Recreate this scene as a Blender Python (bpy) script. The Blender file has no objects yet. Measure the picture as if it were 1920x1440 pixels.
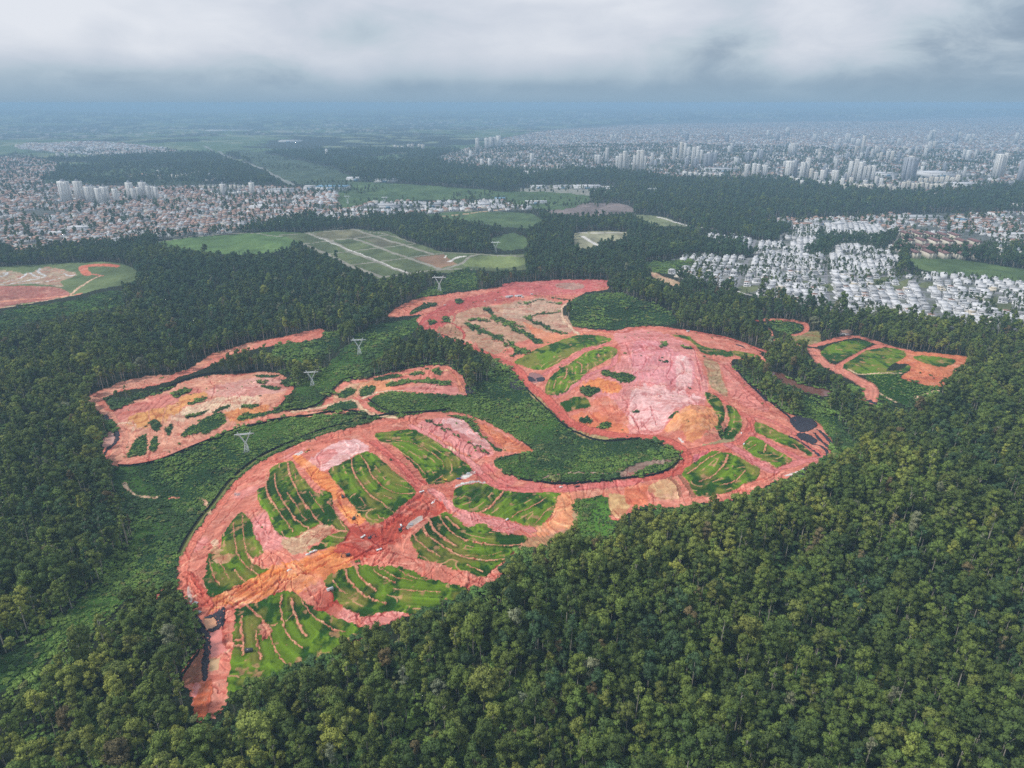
import bpy, math, random, sys
import numpy as np
random.seed(7)
RNG = np.random.default_rng(11)
scene = bpy.context.scene
COL = scene.collection
R = math.radians

# ---------------------------------------------------------------- camera, sky, sun, exposure
CH = 350.0                       # flying height above the valley floor, metres
PITCH = R(22.4)                  # camera looks down by this angle
FPX, CX, CY = 1280.0, 960.0, 720.0
cd = bpy.data.cameras.new('camera'); cam = bpy.data.objects.new('camera', cd); COL.objects.link(cam)
cam.location = (0, 0, CH); cam.rotation_euler = (R(90) - PITCH, 0, 0)
cd.lens = 24.0; cd.sensor_width = 36.0; cd.clip_start = 1.0; cd.clip_end = 120000.0
scene.camera = cam
scene.view_settings.view_transform = 'Standard'; scene.view_settings.look = 'None'
scene.view_settings.gamma = 1.0; scene.view_settings.exposure = 0.0
scene.render.engine = 'CYCLES'
cy = scene.cycles
cy.max_bounces = 4; cy.diffuse_bounces = 2; cy.glossy_bounces = 1; cy.transmission_bounces = 1
cy.volume_bounces = 1; cy.transparent_max_bounces = 4
cy.use_adaptive_sampling = True; cy.adaptive_threshold = 0.01
cy.use_denoising = False
try: cy.denoiser = 'OPENIMAGEDENOISE'
except Exception: pass
cy.sample_clamp_indirect = 4.0

SUN_EL, SUN_AZ = 50.0, 262.0     # azimuth measured clockwise from +Y (the view direction)
sd = bpy.data.lights.new('sun', 'SUN'); sun = bpy.data.objects.new('sun', sd); COL.objects.link(sun)
sd.energy = 3.1; sd.angle = R(7); sd.color = (1.0, 0.96, 0.9)
sun.rotation_euler = (R(90 - SUN_EL), 0, R(-SUN_AZ) + math.pi)
sun.rotation_euler = (R(90 - SUN_EL), 0, R(180 - SUN_AZ))

def nd(nt, typ, loc=(0, 0), **kw):
    n = nt.nodes.new(typ)
    for k, v in kw.items(): setattr(n, k, v)
    return n
def math_n(nt, op, a, b=None, c=None, clamp=False):
    n = nt.nodes.new('ShaderNodeMath'); n.operation = op; n.use_clamp = clamp
    for i, v in enumerate((a, b, c)):
        if v is None: continue
        if isinstance(v, (int, float)): n.inputs[i].default_value = v
        else: nt.links.new(v, n.inputs[i])
    return n.outputs[0]
def mix_n(nt, f, a, b, bt='MIX'):
    n = nt.nodes.new('ShaderNodeMix'); n.data_type = 'RGBA'; n.blend_type = bt
    for s, v in ((0, f), (6, a), (7, b)):
        if isinstance(v, (int, float)): n.inputs[s].default_value = v
        elif isinstance(v, tuple): n.inputs[s].default_value = (*v[:3], 1)
        else: nt.links.new(v, n.inputs[s])
    return n.outputs[2]
def noise_n(nt, vec, scale, detail=4, rough=0.55, dist=0.0):
    n = nt.nodes.new('ShaderNodeTexNoise'); n.inputs['Scale'].default_value = scale
    n.inputs['Detail'].default_value = detail; n.inputs['Roughness'].default_value = rough
    n.inputs['Distortion'].default_value = dist
    if vec is not None: nt.links.new(vec, n.inputs['Vector'])
    return n.outputs[0]
def ramp_n(nt, f, stops):
    n = nt.nodes.new('ShaderNodeValToRGB'); cr = n.color_ramp
    while len(cr.elements) < len(stops): cr.elements.new(0.5)
    for e, (p, c) in zip(cr.elements, stops):
        e.position = p; e.color = (*((c,) * 3 if isinstance(c, (int, float)) else c), 1)
    nt.links.new(f, n.inputs[0]); return n.outputs[0]
def lin(r, g, b, k=1.0):
    f = lambda v: (v / 255 / 12.92 if v <= 10 else ((v / 255 + 0.055) / 1.055) ** 2.4)
    return (f(r) * k, f(g) * k, f(b) * k)

world = bpy.data.worlds.new('World'); scene.world = world; world.use_nodes = True
wt = world.node_tree; wt.nodes.clear()
wo = nd(wt, 'ShaderNodeOutputWorld'); bg = nd(wt, 'ShaderNodeBackground'); wt.links.new(bg.outputs[0], wo.inputs[0])
bg.inputs[1].default_value = 0.1
sky = nd(wt, 'ShaderNodeTexSky', sky_type='NISHITA'); sky.sun_disc = False
sky.sun_elevation = R(SUN_EL); sky.sun_rotation = R(SUN_AZ); sky.altitude = 900
tc = nd(wt, 'ShaderNodeTexCoord'); sp = nd(wt, 'ShaderNodeSeparateXYZ'); wt.links.new(tc.outputs['Generated'], sp.inputs[0])
zz = math_n(wt, 'MAXIMUM', sp.outputs[2], 0.0)
# cloud base seen edge-on: broad soft masses, stretched sideways, placed by direction in the sky
vs_ = nd(wt, 'ShaderNodeVectorMath', operation='MULTIPLY'); wt.links.new(tc.outputs['Generated'], vs_.inputs[0]); vs_.inputs[1].default_value = (1.0, 1.0, 2.6)
n1 = noise_n(wt, vs_.outputs[0], 3.2, 3, 0.5, 0.5)
n2 = noise_n(wt, vs_.outputs[0], 9.0, 6, 0.6, 0.4)
shade = math_n(wt, 'ADD', math_n(wt, 'MULTIPLY', n1, 0.80), math_n(wt, 'SUBTRACT', math_n(wt, 'MULTIPLY', n2, 0.34), 0.06))
shade = math_n(wt, 'ADD', shade, math_n(wt, 'MULTIPLY', math_n(wt, 'SUBTRACT', zz, 0.045), 1.5))
def cloud_spot(px, py, rx, rz, k):
    """a darker or lighter cloud mass in the direction it has in the sky"""
    global shade
    u = (px - CX) / FPX; v = (CY - py) / FPX; c_, s_ = math.cos(PITCH), math.sin(PITCH)
    d = (u, c_ + v * s_, -s_ + v * c_); L = math.sqrt(sum(q * q for q in d)); d = [q / L for q in d]
    a = math_n(wt, 'DIVIDE', math_n(wt, 'SUBTRACT', sp.outputs[0], d[0]), rx / FPX); e = math_n(wt, 'DIVIDE', math_n(wt, 'SUBTRACT', sp.outputs[2], d[2]), rz / FPX)
    q = math_n(wt, 'ADD', math_n(wt, 'MULTIPLY', a, a), math_n(wt, 'MULTIPLY', e, e))
    q = math_n(wt, 'ADD', q, math_n(wt, 'MULTIPLY', math_n(wt, 'SUBTRACT', n2, 0.5), 1.5))
    shade = math_n(wt, 'ADD', shade, math_n(wt, 'MULTIPLY', math_n(wt, 'EXPONENT', math_n(wt, 'MULTIPLY', q, -1.0)), k))
for a_ in ((1890, 120, 260, 90, -.28), (540, 125, 100, 34, -.12), (330, 138, 160, 16, -.08), (150, 30, 240, 90, .10), (1530, 90, 130, 70, .09), (1370, 105, 100, 60, -.12), (760, 130, 160, 30, .10), (700, 60, 300, 60, .04), (1060, 60, 200, 80, .07), (1100, 160, 260, 14, -.03), (200, 50, 40, 60, -.06), (120, 155, 300, 22, -.08), (900, 165, 400, 14, -.08), (1720, 170, 260, 20, -.10)):
    cloud_spot(*a_)
ccol = ramp_n(wt, shade, [(0.12, lin(118, 140, 164)), (0.34, lin(156, 174, 192)), (0.48, lin(190, 204, 216)),
                          (0.58, lin(207, 214, 226)), (0.74, lin(228, 232, 240))])
hz = ramp_n(wt, math_n(wt, 'MULTIPLY', zz, 10.0), [(0.0, 1.0), (0.10, 0.85), (0.30, 0.4), (0.60, 0.0)])
ccol = mix_n(wt, hz, ccol, lin(141, 170, 194))
# overhead the layer glows evenly
up = ramp_n(wt, zz, [(0.22, 0.0), (0.5, 1.0)])
ccol = mix_n(wt, up, ccol, (0.70, 0.75, 0.82))
mulc = nd(wt, 'ShaderNodeVectorMath', operation='SCALE'); wt.links.new(ccol, mulc.inputs[0]); mulc.inputs['Scale'].default_value = 10.0
skc = mix_n(wt, 0.95, sky.outputs[0], mulc.outputs[0])
wt.links.new(skc, bg.inputs[0])
world.cycles.sampling_method = 'MANUAL'; world.cycles.sample_map_resolution = 256

# ---------------------------------------------------------------- helpers
def new_obj(name, data, parent=None, loc=None, rz=None):
    o = bpy.data.objects.new(name, data); COL.objects.link(o)
    if parent: o.parent = parent
    if loc is not None: o.location = loc
    if rz is not None: o.rotation_euler = (0, 0, rz)
    return o
def tag(o, label=None, cat=None, group=None, kind=None):
    if label: o['label'] = label
    if cat: o['category'] = cat
    if group: o['group'] = group
    if kind: o['kind'] = kind
    return o
def mesh_np(name, V, F, mats=(), smooth=False, mi=None):
    """V (n,3), F (m,k) all polygons with the same corner count"""
    V = np.asarray(V, np.float32); F = np.asarray(F, np.int32)
    me = bpy.data.meshes.new(name); k = F.shape[1]
    me.vertices.add(len(V)); me.vertices.foreach_set('co', V.ravel())
    me.loops.add(F.size); me.loops.foreach_set('vertex_index', F.ravel())
    me.polygons.add(len(F)); me.polygons.foreach_set('loop_start', np.arange(0, F.size, k, dtype=np.int32))
    try: me.polygons.foreach_set('loop_total', np.full(len(F), k, np.int32))
    except Exception: pass
    if mi is not None: me.polygons.foreach_set('material_index', np.asarray(mi, np.int32))
    if smooth: me.polygons.foreach_set('use_smooth', np.ones(len(F), bool))
    for m in mats: me.materials.append(m)
    me.update(calc_edges=True)
    return me
def hash2(ix, iy, seed):
    h = (ix.astype(np.int64) * 374761393 + iy.astype(np.int64) * 668265263 + seed * 1274126177) & 0xffffffff
    h = ((h ^ (h >> 13)) * 1274126177) & 0xffffffff
    return ((h ^ (h >> 16)) & 0xffffff).astype(np.float64) / 0xffffff
def vnoise(x, y, seed=0):
    ix = np.floor(x); iy = np.floor(y); fx = x - ix; fy = y - iy
    fx = fx * fx * fx * (fx * (fx * 6 - 15) + 10); fy = fy * fy * fy * (fy * (fy * 6 - 15) + 10)
    a = hash2(ix, iy, seed); b = hash2(ix + 1, iy, seed); c = hash2(ix, iy + 1, seed); d = hash2(ix + 1, iy + 1, seed)
    return (a * (1 - fx) + b * fx) * (1 - fy) + (c * (1 - fx) + d * fx) * fy - 0.5
def fbm(x, y, octv=4, seed=0, gain=0.5):
    s = 0; a = 1.0
    for i in range(octv):
        s = s + a * vnoise(x * 2 ** i + 17.3 * i, y * 2 ** i - 9.1 * i, seed + i); a *= gain
    return s
def sstep(a, b, x):
    t = np.clip((x - a) / (b - a), 0, 1); return t * t * (3 - 2 * t)

cp, spn = math.cos(PITCH), math.sin(PITCH)
def ray(px, py):
    u = (np.asarray(px, float) - CX) / FPX; v = (CY - np.asarray(py, float)) / FPX
    return u, cp + v * spn, -spn + v * cp
def flat(px, py, z=0.0):
    dx, dy, dz = ray(px, py); t = (z - CH) / dz
    return dx * t, dy * t
# zoomed crops of the survey photograph in which outlines were read off: x0, y0, scale
ZM = {'a': (0, 0, 1), '1': (300, 760, 4), '2': (700, 760, 4), '3': (300, 1060, 4), '4': (1180, 760, 4), 'c': (0, 480, 3.429),
      '5': (480, 480, 3.429), '6': (960, 480, 3.429), '7': (1440, 400, 2.879), 'f': (540, 400, 4.174), 'w': (1200, 400, 5.333),
      'e': (0, 440, 4.8), 'l': (0, 160, 3), 'm': (640, 160, 3), 'r': (1280, 160, 3), 'k': (0, 800, 4.8)}
def P(s):
    k, s = s[0], s[2:]
    x0, y0, sc = ZM[k]
    a = np.array([[float(t) for t in q.split(',')] for q in s.split()])
    return np.c_[x0 + a[:, 0] / sc, y0 + a[:, 1] / sc]

# ---------------------------------------------------------------- terrain
HILLS = [(640, 960, 14, 130, 130), (380, 900, -20, 70, 90), (300, 1010, -8, 60, 60), (1080, 800, -22, 90, 70), (960, 740, -20, 60, 90),
         (1200, 680, 16, 150, 130), (790, 755, 6, 50, 40), (1160, 580, 20, 90, 80), (1000, 1250, 8, 120, 90),
         (1750, 950, 24, 220, 160), (330, 760, 8, 90, 90), (100, 700, 10, 120, 150), (1600, 800, -20, 80, 110),
         (1680, 690, 6, 110, 80), (1250, 800, 3, 60, 60)]
HW = [(*flat(a, b), c, d, e) for a, b, c, d, e in HILLS]
def TB(x, y):
    r = np.hypot(x, y)
    z = 13 * fbm(x / 260, y / 260, 3, 5) * sstep(100, 400, r)
    z = z + 16 * fbm(x / 1300, y / 1300, 2, 6) * sstep(1100, 3000, r)
    z = z + 95 * fbm(x / 4200 + 3.3, y / 3000, 3, 8) * sstep(5500, 13000, r) * (1 - .6 * sstep(-500, 2500, x))
    z = z + (70 + 200 * fbm(x / 9000 + 1.3, y / 9000, 3, 9)) * sstep(14000, 24000, r)
    for a, b, c, d, e in HW:
        z = z + c * np.exp(-((x - a) / d) ** 2 - ((y - b) / e) ** 2)
    return z
RT = np.exp(np.linspace(math.log(120), math.log(38000), 900))
def proj(pts):
    """pixel outlines -> points on the terrain (world x, y)"""
    pts = np.asarray(pts, float).reshape(-1, 2)
    dx, dy, dz = ray(pts[:, 0], pts[:, 1]); h = np.hypot(dx, dy)
    X = (dx / h)[:, None] * RT; Y = (dy / h)[:, None] * RT
    ZR = CH + (dz / h)[:, None] * RT
    D = ZR - TB(X, Y)
    below = D < 0
    i = np.where(below.any(1), below.argmax(1), len(RT) - 1); i = np.maximum(i, 1)
    n = np.arange(len(pts)); d0 = D[n, i - 1]; d1 = D[n, i]
    t = np.clip(d0 / np.maximum(d0 - d1, 1e-9), 0, 1); rr = RT[i - 1] * (1 - t) + RT[i] * t
    return np.c_[dx / h * rr, dy / h * rr]
def pip(x, y, poly):
    ins = np.zeros(x.shape, bool); n = len(poly); j = n - 1
    for i in range(n):
        xi, yi = poly[i]; xj, yj = poly[j]
        if yi != yj:
            ins ^= ((yi > y) != (yj > y)) & (x < (xj - xi) * (y - yi) / (yj - yi) + xi)
        j = i
    return ins
def dpl(x, y, line):
    """distance to a polyline and the along-line length"""
    best = np.full(x.shape, 1e18); al = np.zeros(x.shape); acc = 0
    for i in range(len(line) - 1):
        ax, ay = line[i]; bx, by = line[i + 1]; ex, ey = bx - ax, by - ay; L2 = ex * ex + ey * ey + 1e-9
        t = np.clip(((x - ax) * ex + (y - ay) * ey) / L2, 0, 1)
        d = (x - ax - t * ex) ** 2 + (y - ay - t * ey) ** 2
        m = d < best; best[m] = d[m]; al[m] = acc + t[m] * math.sqrt(L2); acc += math.sqrt(L2)
    return np.sqrt(best), al
def smooth_line(p, closed=False):
    """Catmull-Rom rounding of a digitised outline"""
    p = np.asarray(p, float); n = len(p); out = []
    rng = range(n) if closed else range(n - 1)
    for i in rng:
        a = p[(i - 1) % n] if closed else p[max(i - 1, 0)]; b = p[i]; c = p[(i + 1) % n]
        d = p[(i + 2) % n] if closed else p[min(i + 2, n - 1)]
        for t in (0, 0.33, 0.66):
            out.append(0.5 * (2 * b + (c - a) * t + (2 * a - 5 * b + 4 * c - d) * t * t + (3 * b - a - 3 * c + d) * t ** 3))
    if not closed: out.append(p[-1])
    return np.array(out)
# ---------------------------------------------------------------- what covers the ground: outlines and strokes, in painting order
KS = 0.84
def S(r, g, b): return lin(r, g, b, KS)
SALMON = S(214, 130, 110); PINK = S(224, 146, 140); ROSE = S(236, 184, 180); DEEP = S(174, 74, 60); ORANGE = S(230, 144, 88)
TAN = S(186, 158, 118); CREAM = S(226, 190, 160); OCHRE = S(214, 160, 90); BROWN = S(160, 104, 82); RED = S(194, 88, 70)
WHITE = S(225, 220, 215); OLIVE = S(150, 140, 96); LSAL = S(224, 152, 124); MAG = S(196, 110, 116)
GRA = S(106, 136, 32); GRB = S(42, 78, 22); GRT = S(126, 128, 52)
SCR = S(66, 100, 40); SCRD = S(36, 66, 36); FIELD = S(94, 106, 72); MEAD = S(92, 120, 68); ROADC = S(152, 148, 136)
CITYG = S(98, 102, 98); FLOOR = S(38, 46, 30)
GROUND, SCRUB, EARTH, POND, ROAD, FLD, CITY, PLOT = 0, 1, 2, 3, 4, 5, 6, 10
FEAT = []; NPLOT = [0]
def poly(s, col, rid, warp=1.0, sm=True, noise=0.12):
    p = P(s); p = smooth_line(p, True) if sm else p
    FEAT.append(('p', proj(p), col, rid, warp, noise))
def plot(s, warp=1.0):
    NPLOT[0] += 1; poly(s, None, PLOT + NPLOT[0], warp)
def line(s, w, col, rid=None, h=0.0, mode='', warp=1.0):
    p = smooth_line(P(s)); FEAT.append(('l', proj(p), col, rid, warp, w, h, mode))
def blob(s, col, r, k=1.0):
    for q in P(s): FEAT.append(('b', proj([q])[0], col, r, k))

# ---- the far plain
poly('a:0,300 90,303 112,322 85,345 250,348 400,345 560,352 660,372 700,385 640,400 560,412 500,425 410,440 300,447 230,462 120,468 0,470', CITYG, CITY, 3)
poly('a:560,352 660,358 700,352 790,380 960,372 1070,372 1075,385 960,395 850,402 720,412 640,420 560,400', CITYG, CITY, 3)
poly('a:20,274 120,268 210,268 335,283 300,290 200,294 130,288 60,282', CITYG, CITY, 3)
poly('a:810,300 880,278 960,255 1060,240 1300,226 1600,221 1990,222 2000,352 1880,352 1800,362 1700,366 1600,357 1480,342 1280,340 1150,322 1000,325 900,320 830,308', CITYG, CITY, 3)
poly('a:980,352 1060,346 1160,352 1165,362 1080,368 990,362', S(150, 150, 140), CITY, 3)
poly('a:1030,388 1150,380 1190,398 1100,406 1040,402', S(130, 118, 116), FLD, 2)
poly('a:1440,412 1560,410 1700,402 1920,398 2000,400 2000,475 1900,470 1840,476 1680,470 1690,440 1600,432 1480,430', CITYG, CITY, 2)
poly('m:0,560 150,545 420,560 850,590 1400,620 1250,700 1000,680 850,640 640,640 200,660 0,700', S(76, 100, 60), FLD, 2)
poly('a:440,280 560,300 640,320 655,345 560,345 500,320', S(66, 84, 60), FLD, 3)
poly('a:290,456 350,446 430,440 520,434 575,440 560,455 520,472 440,478 370,470', MEAD, FLD, 1.5)
poly('a:800,402 900,396 1000,402 1010,420 975,428 900,420 830,414', S(82, 104, 66), FLD, 2)
poly('m:840,870 960,830 1040,870 1010,920 900,925', S(84, 106, 66), FLD, 2)
poly('m:1310,830 1600,825 1560,870 1440,880 1450,900 1340,925', S(158, 156, 128), FLD, 1)
line('m:1310,828 1450,830 1610,828', 7, WHITE, FLD); line('m:1360,850 1440,900', 12, WHITE, FLD)
poly('w:0,20 170,30 330,90 500,120 660,150 400,130 200,110 0,60', S(130, 136, 108), FLD, 1)
poly('m:1640,730 1800,740 1900,780 1760,790', S(124, 132, 96), FLD, 1)
line('m:1780,740 1960,790 2120,810', 10, WHITE, FLD)
# plain roads
line('l:1140,340 1300,410 1390,440 1500,480 1640,560', 22, S(140, 142, 138), ROAD)
line('m:480,745 640,730 800,710 960,690', 9, CREAM, ROAD)
line('l:880,880 1100,850 1400,830 1560,850 1740,830 1920,800', 7, ROADC, ROAD)
# the laid-out plots beyond the forest
poly('f:-60,165 130,150 500,120 640,140 800,140 980,230 1220,305 1440,310 1840,320 1860,440 1460,440 1280,470 1000,475 860,500 700,515 620,470 470,410 330,340 200,290 110,240', FIELD, FLD, 1, False)
poly('f:190,155 490,125 680,180 330,210', S(120, 118, 92), FLD, 1, False); poly('f:980,350 1210,320 1330,400 1180,430', S(148, 118, 96), FLD, 1, False)
poly('f:590,200 760,190 880,240 720,265', S(112, 110, 88), FLD, 1, False); poly('f:1360,400 1480,335 1830,345 1800,420 1500,420', S(120, 134, 84), FLD, 1)
for s, w in (('f:150,155 340,220 520,310 700,380 940,470', 13), ('f:500,122 700,185 900,245 1130,320', 12), ('f:520,200 720,270 940,350 1200,440', 12),
             ('f:120,240 310,320 480,405 730,500', 13), ('f:-60,170 150,155 510,122', 8), ('f:120,240 320,215 560,190 780,170', 8),
             ('f:310,320 520,295 760,265 1000,240', 8), ('f:480,405 700,380 960,345 1220,310', 8), ('f:730,500 960,470 1200,440 1460,440', 9),
             ('f:1220,310 1440,315 1640,330 1830,335', 9), ('f:1200,440 1340,400 1420,340 1500,320', 9), ('f:640,150 780,165 1000,240', 6)):
    line(s, w * .92, ROADC, ROAD)
line('f:250,195 520,300 700,372 930,465', 3.5, WHITE, ROAD); line('f:1260,380 1330,345 1380,335', 8, WHITE, FLD); line('f:1220,350 1240,330', 6, WHITE, FLD)
# earthworks seen at the left edge
poly('e:-200,280 0,290 240,275 500,260 760,250 960,248 1130,275 1220,320 1240,400 1100,450 900,490 700,540 560,570 300,610 0,660 -200,690', S(102, 118, 78), FLD, 1)
poly('e:-200,300 100,330 250,350 380,295 560,310 680,365 540,420 560,470 300,440 100,450 -200,470', S(176, 156, 132), EARTH, 1.5)
poly('e:-200,480 200,460 480,470 580,500 620,545 400,590 150,625 0,650 -200,680', S(176, 116, 104), EARTH, 1)
line('e:0,600 300,575 600,550 720,532', 9, LSAL, EARTH); line('e:0,655 250,620 600,555', 5, CREAM, EARTH)
poly('e:700,290 860,262 1040,268 1060,290 800,290 830,360 740,360', S(206, 118, 92), EARTH, 1)
line('e:900,370 800,420 700,480 630,545', 5, CREAM, EARTH); line('e:800,350 880,365 920,370', 5, SALMON, EARTH)
for s in ('e:-100,400 60,360 30,340 90,345', 'e:20,430 150,400 220,370 240,350', 'e:100,440 260,410 380,380', 'e:-60,440 80,450 240,440 400,420 530,390', 'e:270,345 330,375 390,380', 'e:360,300 340,330 400,370', 'e:570,345 610,365 660,365'):
    line(s, 4.5, S(212, 212, 212), EARTH)
# the estate on the right
poly('a:1250,492 1300,480 1400,484 1480,470 1440,478 1395,474 1385,458 1310,455 1320,444 1370,443 1460,455 1485,432 1480,422 1560,412 1680,414 1680,440 1640,455 1690,470 1680,512 1760,516 1920,530 2000,540 2000,620 1880,618 1780,615 1700,603 1600,592 1500,570 1400,548 1270,520', S(112, 116, 108), CITY, 1)
for s in ('w:1520,720 1640,670 1680,700 1620,740', 'w:980,740 1180,720 1190,760 1040,800', 'w:1780,740 1900,700 1960,740 1840,780', '7:540,370 640,340 650,360 590,395', '7:650,400 760,350 770,370 700,425', '7:810,380 900,370 890,400 830,400',
          '7:1220,500 1300,480 1320,520 1250,540', '7:270,395 330,380 370,410 310,420', '7:1150,470 1240,450 1250,480 1180,495'):
    poly(s, S(104, 112, 78), FLD, 1)
poly('7:260,190 400,150 640,180 700,230 640,215 500,175 380,180 300,230 200,220', S(70, 88, 56), GROUND, 1)
poly('w:1740,280 1920,270 2300,280 2340,300 1960,330 1800,320', S(84, 104, 64), GROUND, 1)
line('w:1540,180 1410,220 1430,290 1500,330 1350,380 1200,430 1100,460', 10, S(150, 150, 148), ROAD)
line('7:770,60 720,110 690,160 640,195', 8, ROADC, ROAD)
line('w:1150,540 1180,660 1250,770', 7, S(140, 140, 138), ROAD); line('w:1420,520 1430,600 1500,690', 7, S(140, 140, 138), ROAD)
line('w:980,500 880,620 800,680', 6, S(140, 140, 138), ROAD); line('w:480,470 380,570', 6, S(150, 148, 144), ROAD)
line('w:340,605 600,670 900,760 1170,830 1450,850 1900,960', 4, WHITE, ROAD)
poly('w:110,560 200,620 330,660 420,700 360,730 230,690 130,630', S(196, 168, 136), EARTH, 1)
poly('7:760,215 900,235 1100,260 1300,290 1500,320 1500,370 1200,360 960,330 800,290', S(84, 106, 62), FLD, 1)

# ---- low green scrub
def scrub(s, c=None, w=3): poly(s, c, SCRUB, w)
scrub('a:222,876 300,862 400,824 500,792 600,780 660,778 720,790 700,800 650,806 600,816 500,858 430,915 380,975 340,1035 325,1090 230,1130 150,1190 60,1260 -60,1330 -60,1270 30,1220 110,1165 190,1080 250,1010 235,960 215,910')
scrub('a:560,772 548,735 600,700 640,660 690,615 760,600 792,594 784,616 745,640 705,680 692,702 650,712 615,735 600,760')
scrub('a:690,742 750,735 868,742 880,740 900,722 925,700 965,705 990,735 1030,765 1075,808 1110,818 1190,824 1260,840 1272,862 1235,888 1100,902 1000,900 955,888 928,862 1002,848 965,820 905,788 850,774 760,778 700,768')
scrub('a:1065,580 1075,560 1140,550 1200,562 1250,580 1272,606 1190,612 1150,618 1100,614 1070,606', SCRD)
scrub('a:1141,930 1078,934 1076,985 1110,1010 1150,995 1160,960', S(84, 124, 44))
scrub('a:1500,742 1530,752 1575,792 1605,840 1590,862 1560,830 1530,795')
scrub('a:0,585 60,575 150,560 220,545 220,575 130,590 60,605 0,620', None, 4)
scrub('a:900,590 880,500 820,530 780,560 820,552 900,540'.replace('900,590 ', '900,540 '), SCRD)
scrub('a:530,640 610,620 640,640 600,665 540,680 500,670', None, 5)
scrub('a:1240,490 1210,495 1225,510 1260,512 1300,500 1290,488', S(84, 110, 66))

# ---- bare earth: the main site
poly('a:335,1080 338,1050 352,1022 375,985 400,955 425,922 450,895 485,868 520,850 560,832 600,816 650,803 700,789 740,780 700,778 650,763 600,768 '
     '540,777 500,790 450,801 400,820 350,840 300,862 250,872 218,874 205,862 188,853 200,835 218,815 214,800 198,785 180,768 163,748 180,735 210,725 250,716 300,706 '
     '340,697 370,682 400,665 440,651 480,640 540,630 570,621 605,617 606,630 580,638 520,646 470,656 430,669 395,685 350,702 290,722 230,733 200,742 195,752 205,765 '
     '222,766 250,755 300,738 350,715 400,704 450,701 500,698 530,703 548,722 542,740 525,756 508,774 530,772 570,765 600,760 610,748 625,732 645,715 700,707 750,695 '
     '800,686 830,685 855,694 868,712 871,740 800,738 740,735 705,742 690,754 700,766 745,781 800,773 850,773 880,778 905,788 935,802 965,820 990,838 1002,848 965,851 926,862 '
     '940,880 960,893 1000,902 1050,905 1100,903 1150,900 1200,895 1235,888 1262,875 1275,860 1270,845 1255,835 1230,826 1190,822 1150,822 1110,816 '
     '1070,800 1045,780 1030,760 1005,742 985,722 965,700 945,685 925,670 900,655 870,645 840,632 812,620 790,612 780,600 792,590 760,592 724,594 745,580 '
     '770,565 800,557 850,550 900,543 950,535 1000,530 1050,525 1100,526 1139,532 1138,543 1100,548 1075,562 1060,572 1057,590 1070,608 1100,616 1150,620 '
     '1190,612 1240,612 1290,620 1340,630 1390,643 1420,656 1425,664 1400,672 1372,678 1390,700 1420,730 1450,755 1480,776 1510,784 1532,790 '
     '1545,805 1562,832 1555,850 1540,865 1500,885 1475,897 1450,902 1430,915 1390,932 1350,940 1300,945 1250,955 1200,950 1160,975 1142,968 1143,933 1080,932 1076,985 '
     '1050,1003 1000,1022 965,1045 940,1075 918,1102 890,1110 860,1098 810,1110 790,1130 765,1155 700,1178 670,1200 620,1225 560,1252 500,1275 440,1292 425,1325 405,1345 385,1350 368,1350 '
     '358,1300 342,1268 350,1248 372,1215 381,1190 372,1165 352,1135 340,1105', SALMON, EARTH, 1.6)
# right-hand site
line('7:-50,578 60,572 180,588 212,618 185,648 120,662', 9, SALMON, EARTH, 0, 'road')
line('7:-10,620 20,640 30,680 110,690 170,715', 6, SALMON, EARTH)
poly('7:120,660 200,650 270,630 285,690 240,715 130,680', S(140, 132, 84), EARTH, 2)
line('7:240,715 340,690 450,665 540,680 620,710 740,740 860,765 980,768 1070,785', 12, SALMON, EARTH, 0, 'road')
poly('7:560,860 700,870 780,905 900,930 930,950 850,990 760,1030 600,1000 540,910', GRB, SCRUB, 2)
line('7:245,735 290,800 360,835 430,870 510,910 555,950 545,1010', 16, S(214, 138, 118), EARTH, 0, 'road')
line('7:620,710 540,740 460,780 380,830', 11, SALMON, EARTH, 0, 'road')
poly('7:740,745 1000,765 1085,780 1050,830 1000,860 960,925 880,932 720,890 770,850 760,815 690,805', S(216, 130, 92), EARTH, 1)
plot('7:285,745 370,700 480,685 562,698 520,730 440,770 370,802 300,775'); plot('7:400,830 470,775 570,730 700,730 748,765 680,810 640,850 720,840 765,820 768,840 730,865 640,868 500,870')
plot('7:785,775 850,768 1012,790 955,825 850,810')
line('7:430,840 500,868 640,860 720,862', 2.5, CREAM); line('7:600,970 690,1020', 2.5, CREAM); line('7:780,1000 910,955', 4, CREAM)
line('7:50,870 150,930 290,965', 22, S(126, 84, 74), POND, -0.5)

# ---- tones of the soil
blob('1:250,1050 650,650 1000,350', PINK, 14, .6); blob('1:700,950 800,850 880,1000', PINK, 16, .9)
poly('1:1130,395 1280,290 1450,250 1560,285 1570,330 1480,362 1380,420 1250,482 1180,470 1130,425', ROSE, EARTH, 2)
poly('1:1140,400 1260,330 1330,350 1250,420 1180,450', PINK, EARTH, 2)
poly('2:330,140 420,110 560,90 700,170 800,230 830,300 900,340 900,370 820,380 760,400 640,330 520,250 400,200', PINK, EARTH, 2)
poly('2:520,110 640,100 720,160 790,215 870,300 800,310 700,230 600,180', ROSE, EARTH, 3)
poly('2:740,100 800,130 900,170 1010,240 1120,290 1205,350 1130,352 980,345 940,280 840,200', S(218, 130, 92), EARTH, 2)
blob('2:860,470 1000,560 1200,610 1400,620 1700,600', S(216, 120, 116), 11, .7)
poly('1:985,380 1040,372 1130,420 1200,480 1260,520 1340,610 1400,690 1480,780 1540,850 1500,900 1430,880 1370,810 1310,740 1270,660 1180,590 1120,520 1050,450', ORANGE, EARTH, 1)
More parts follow.
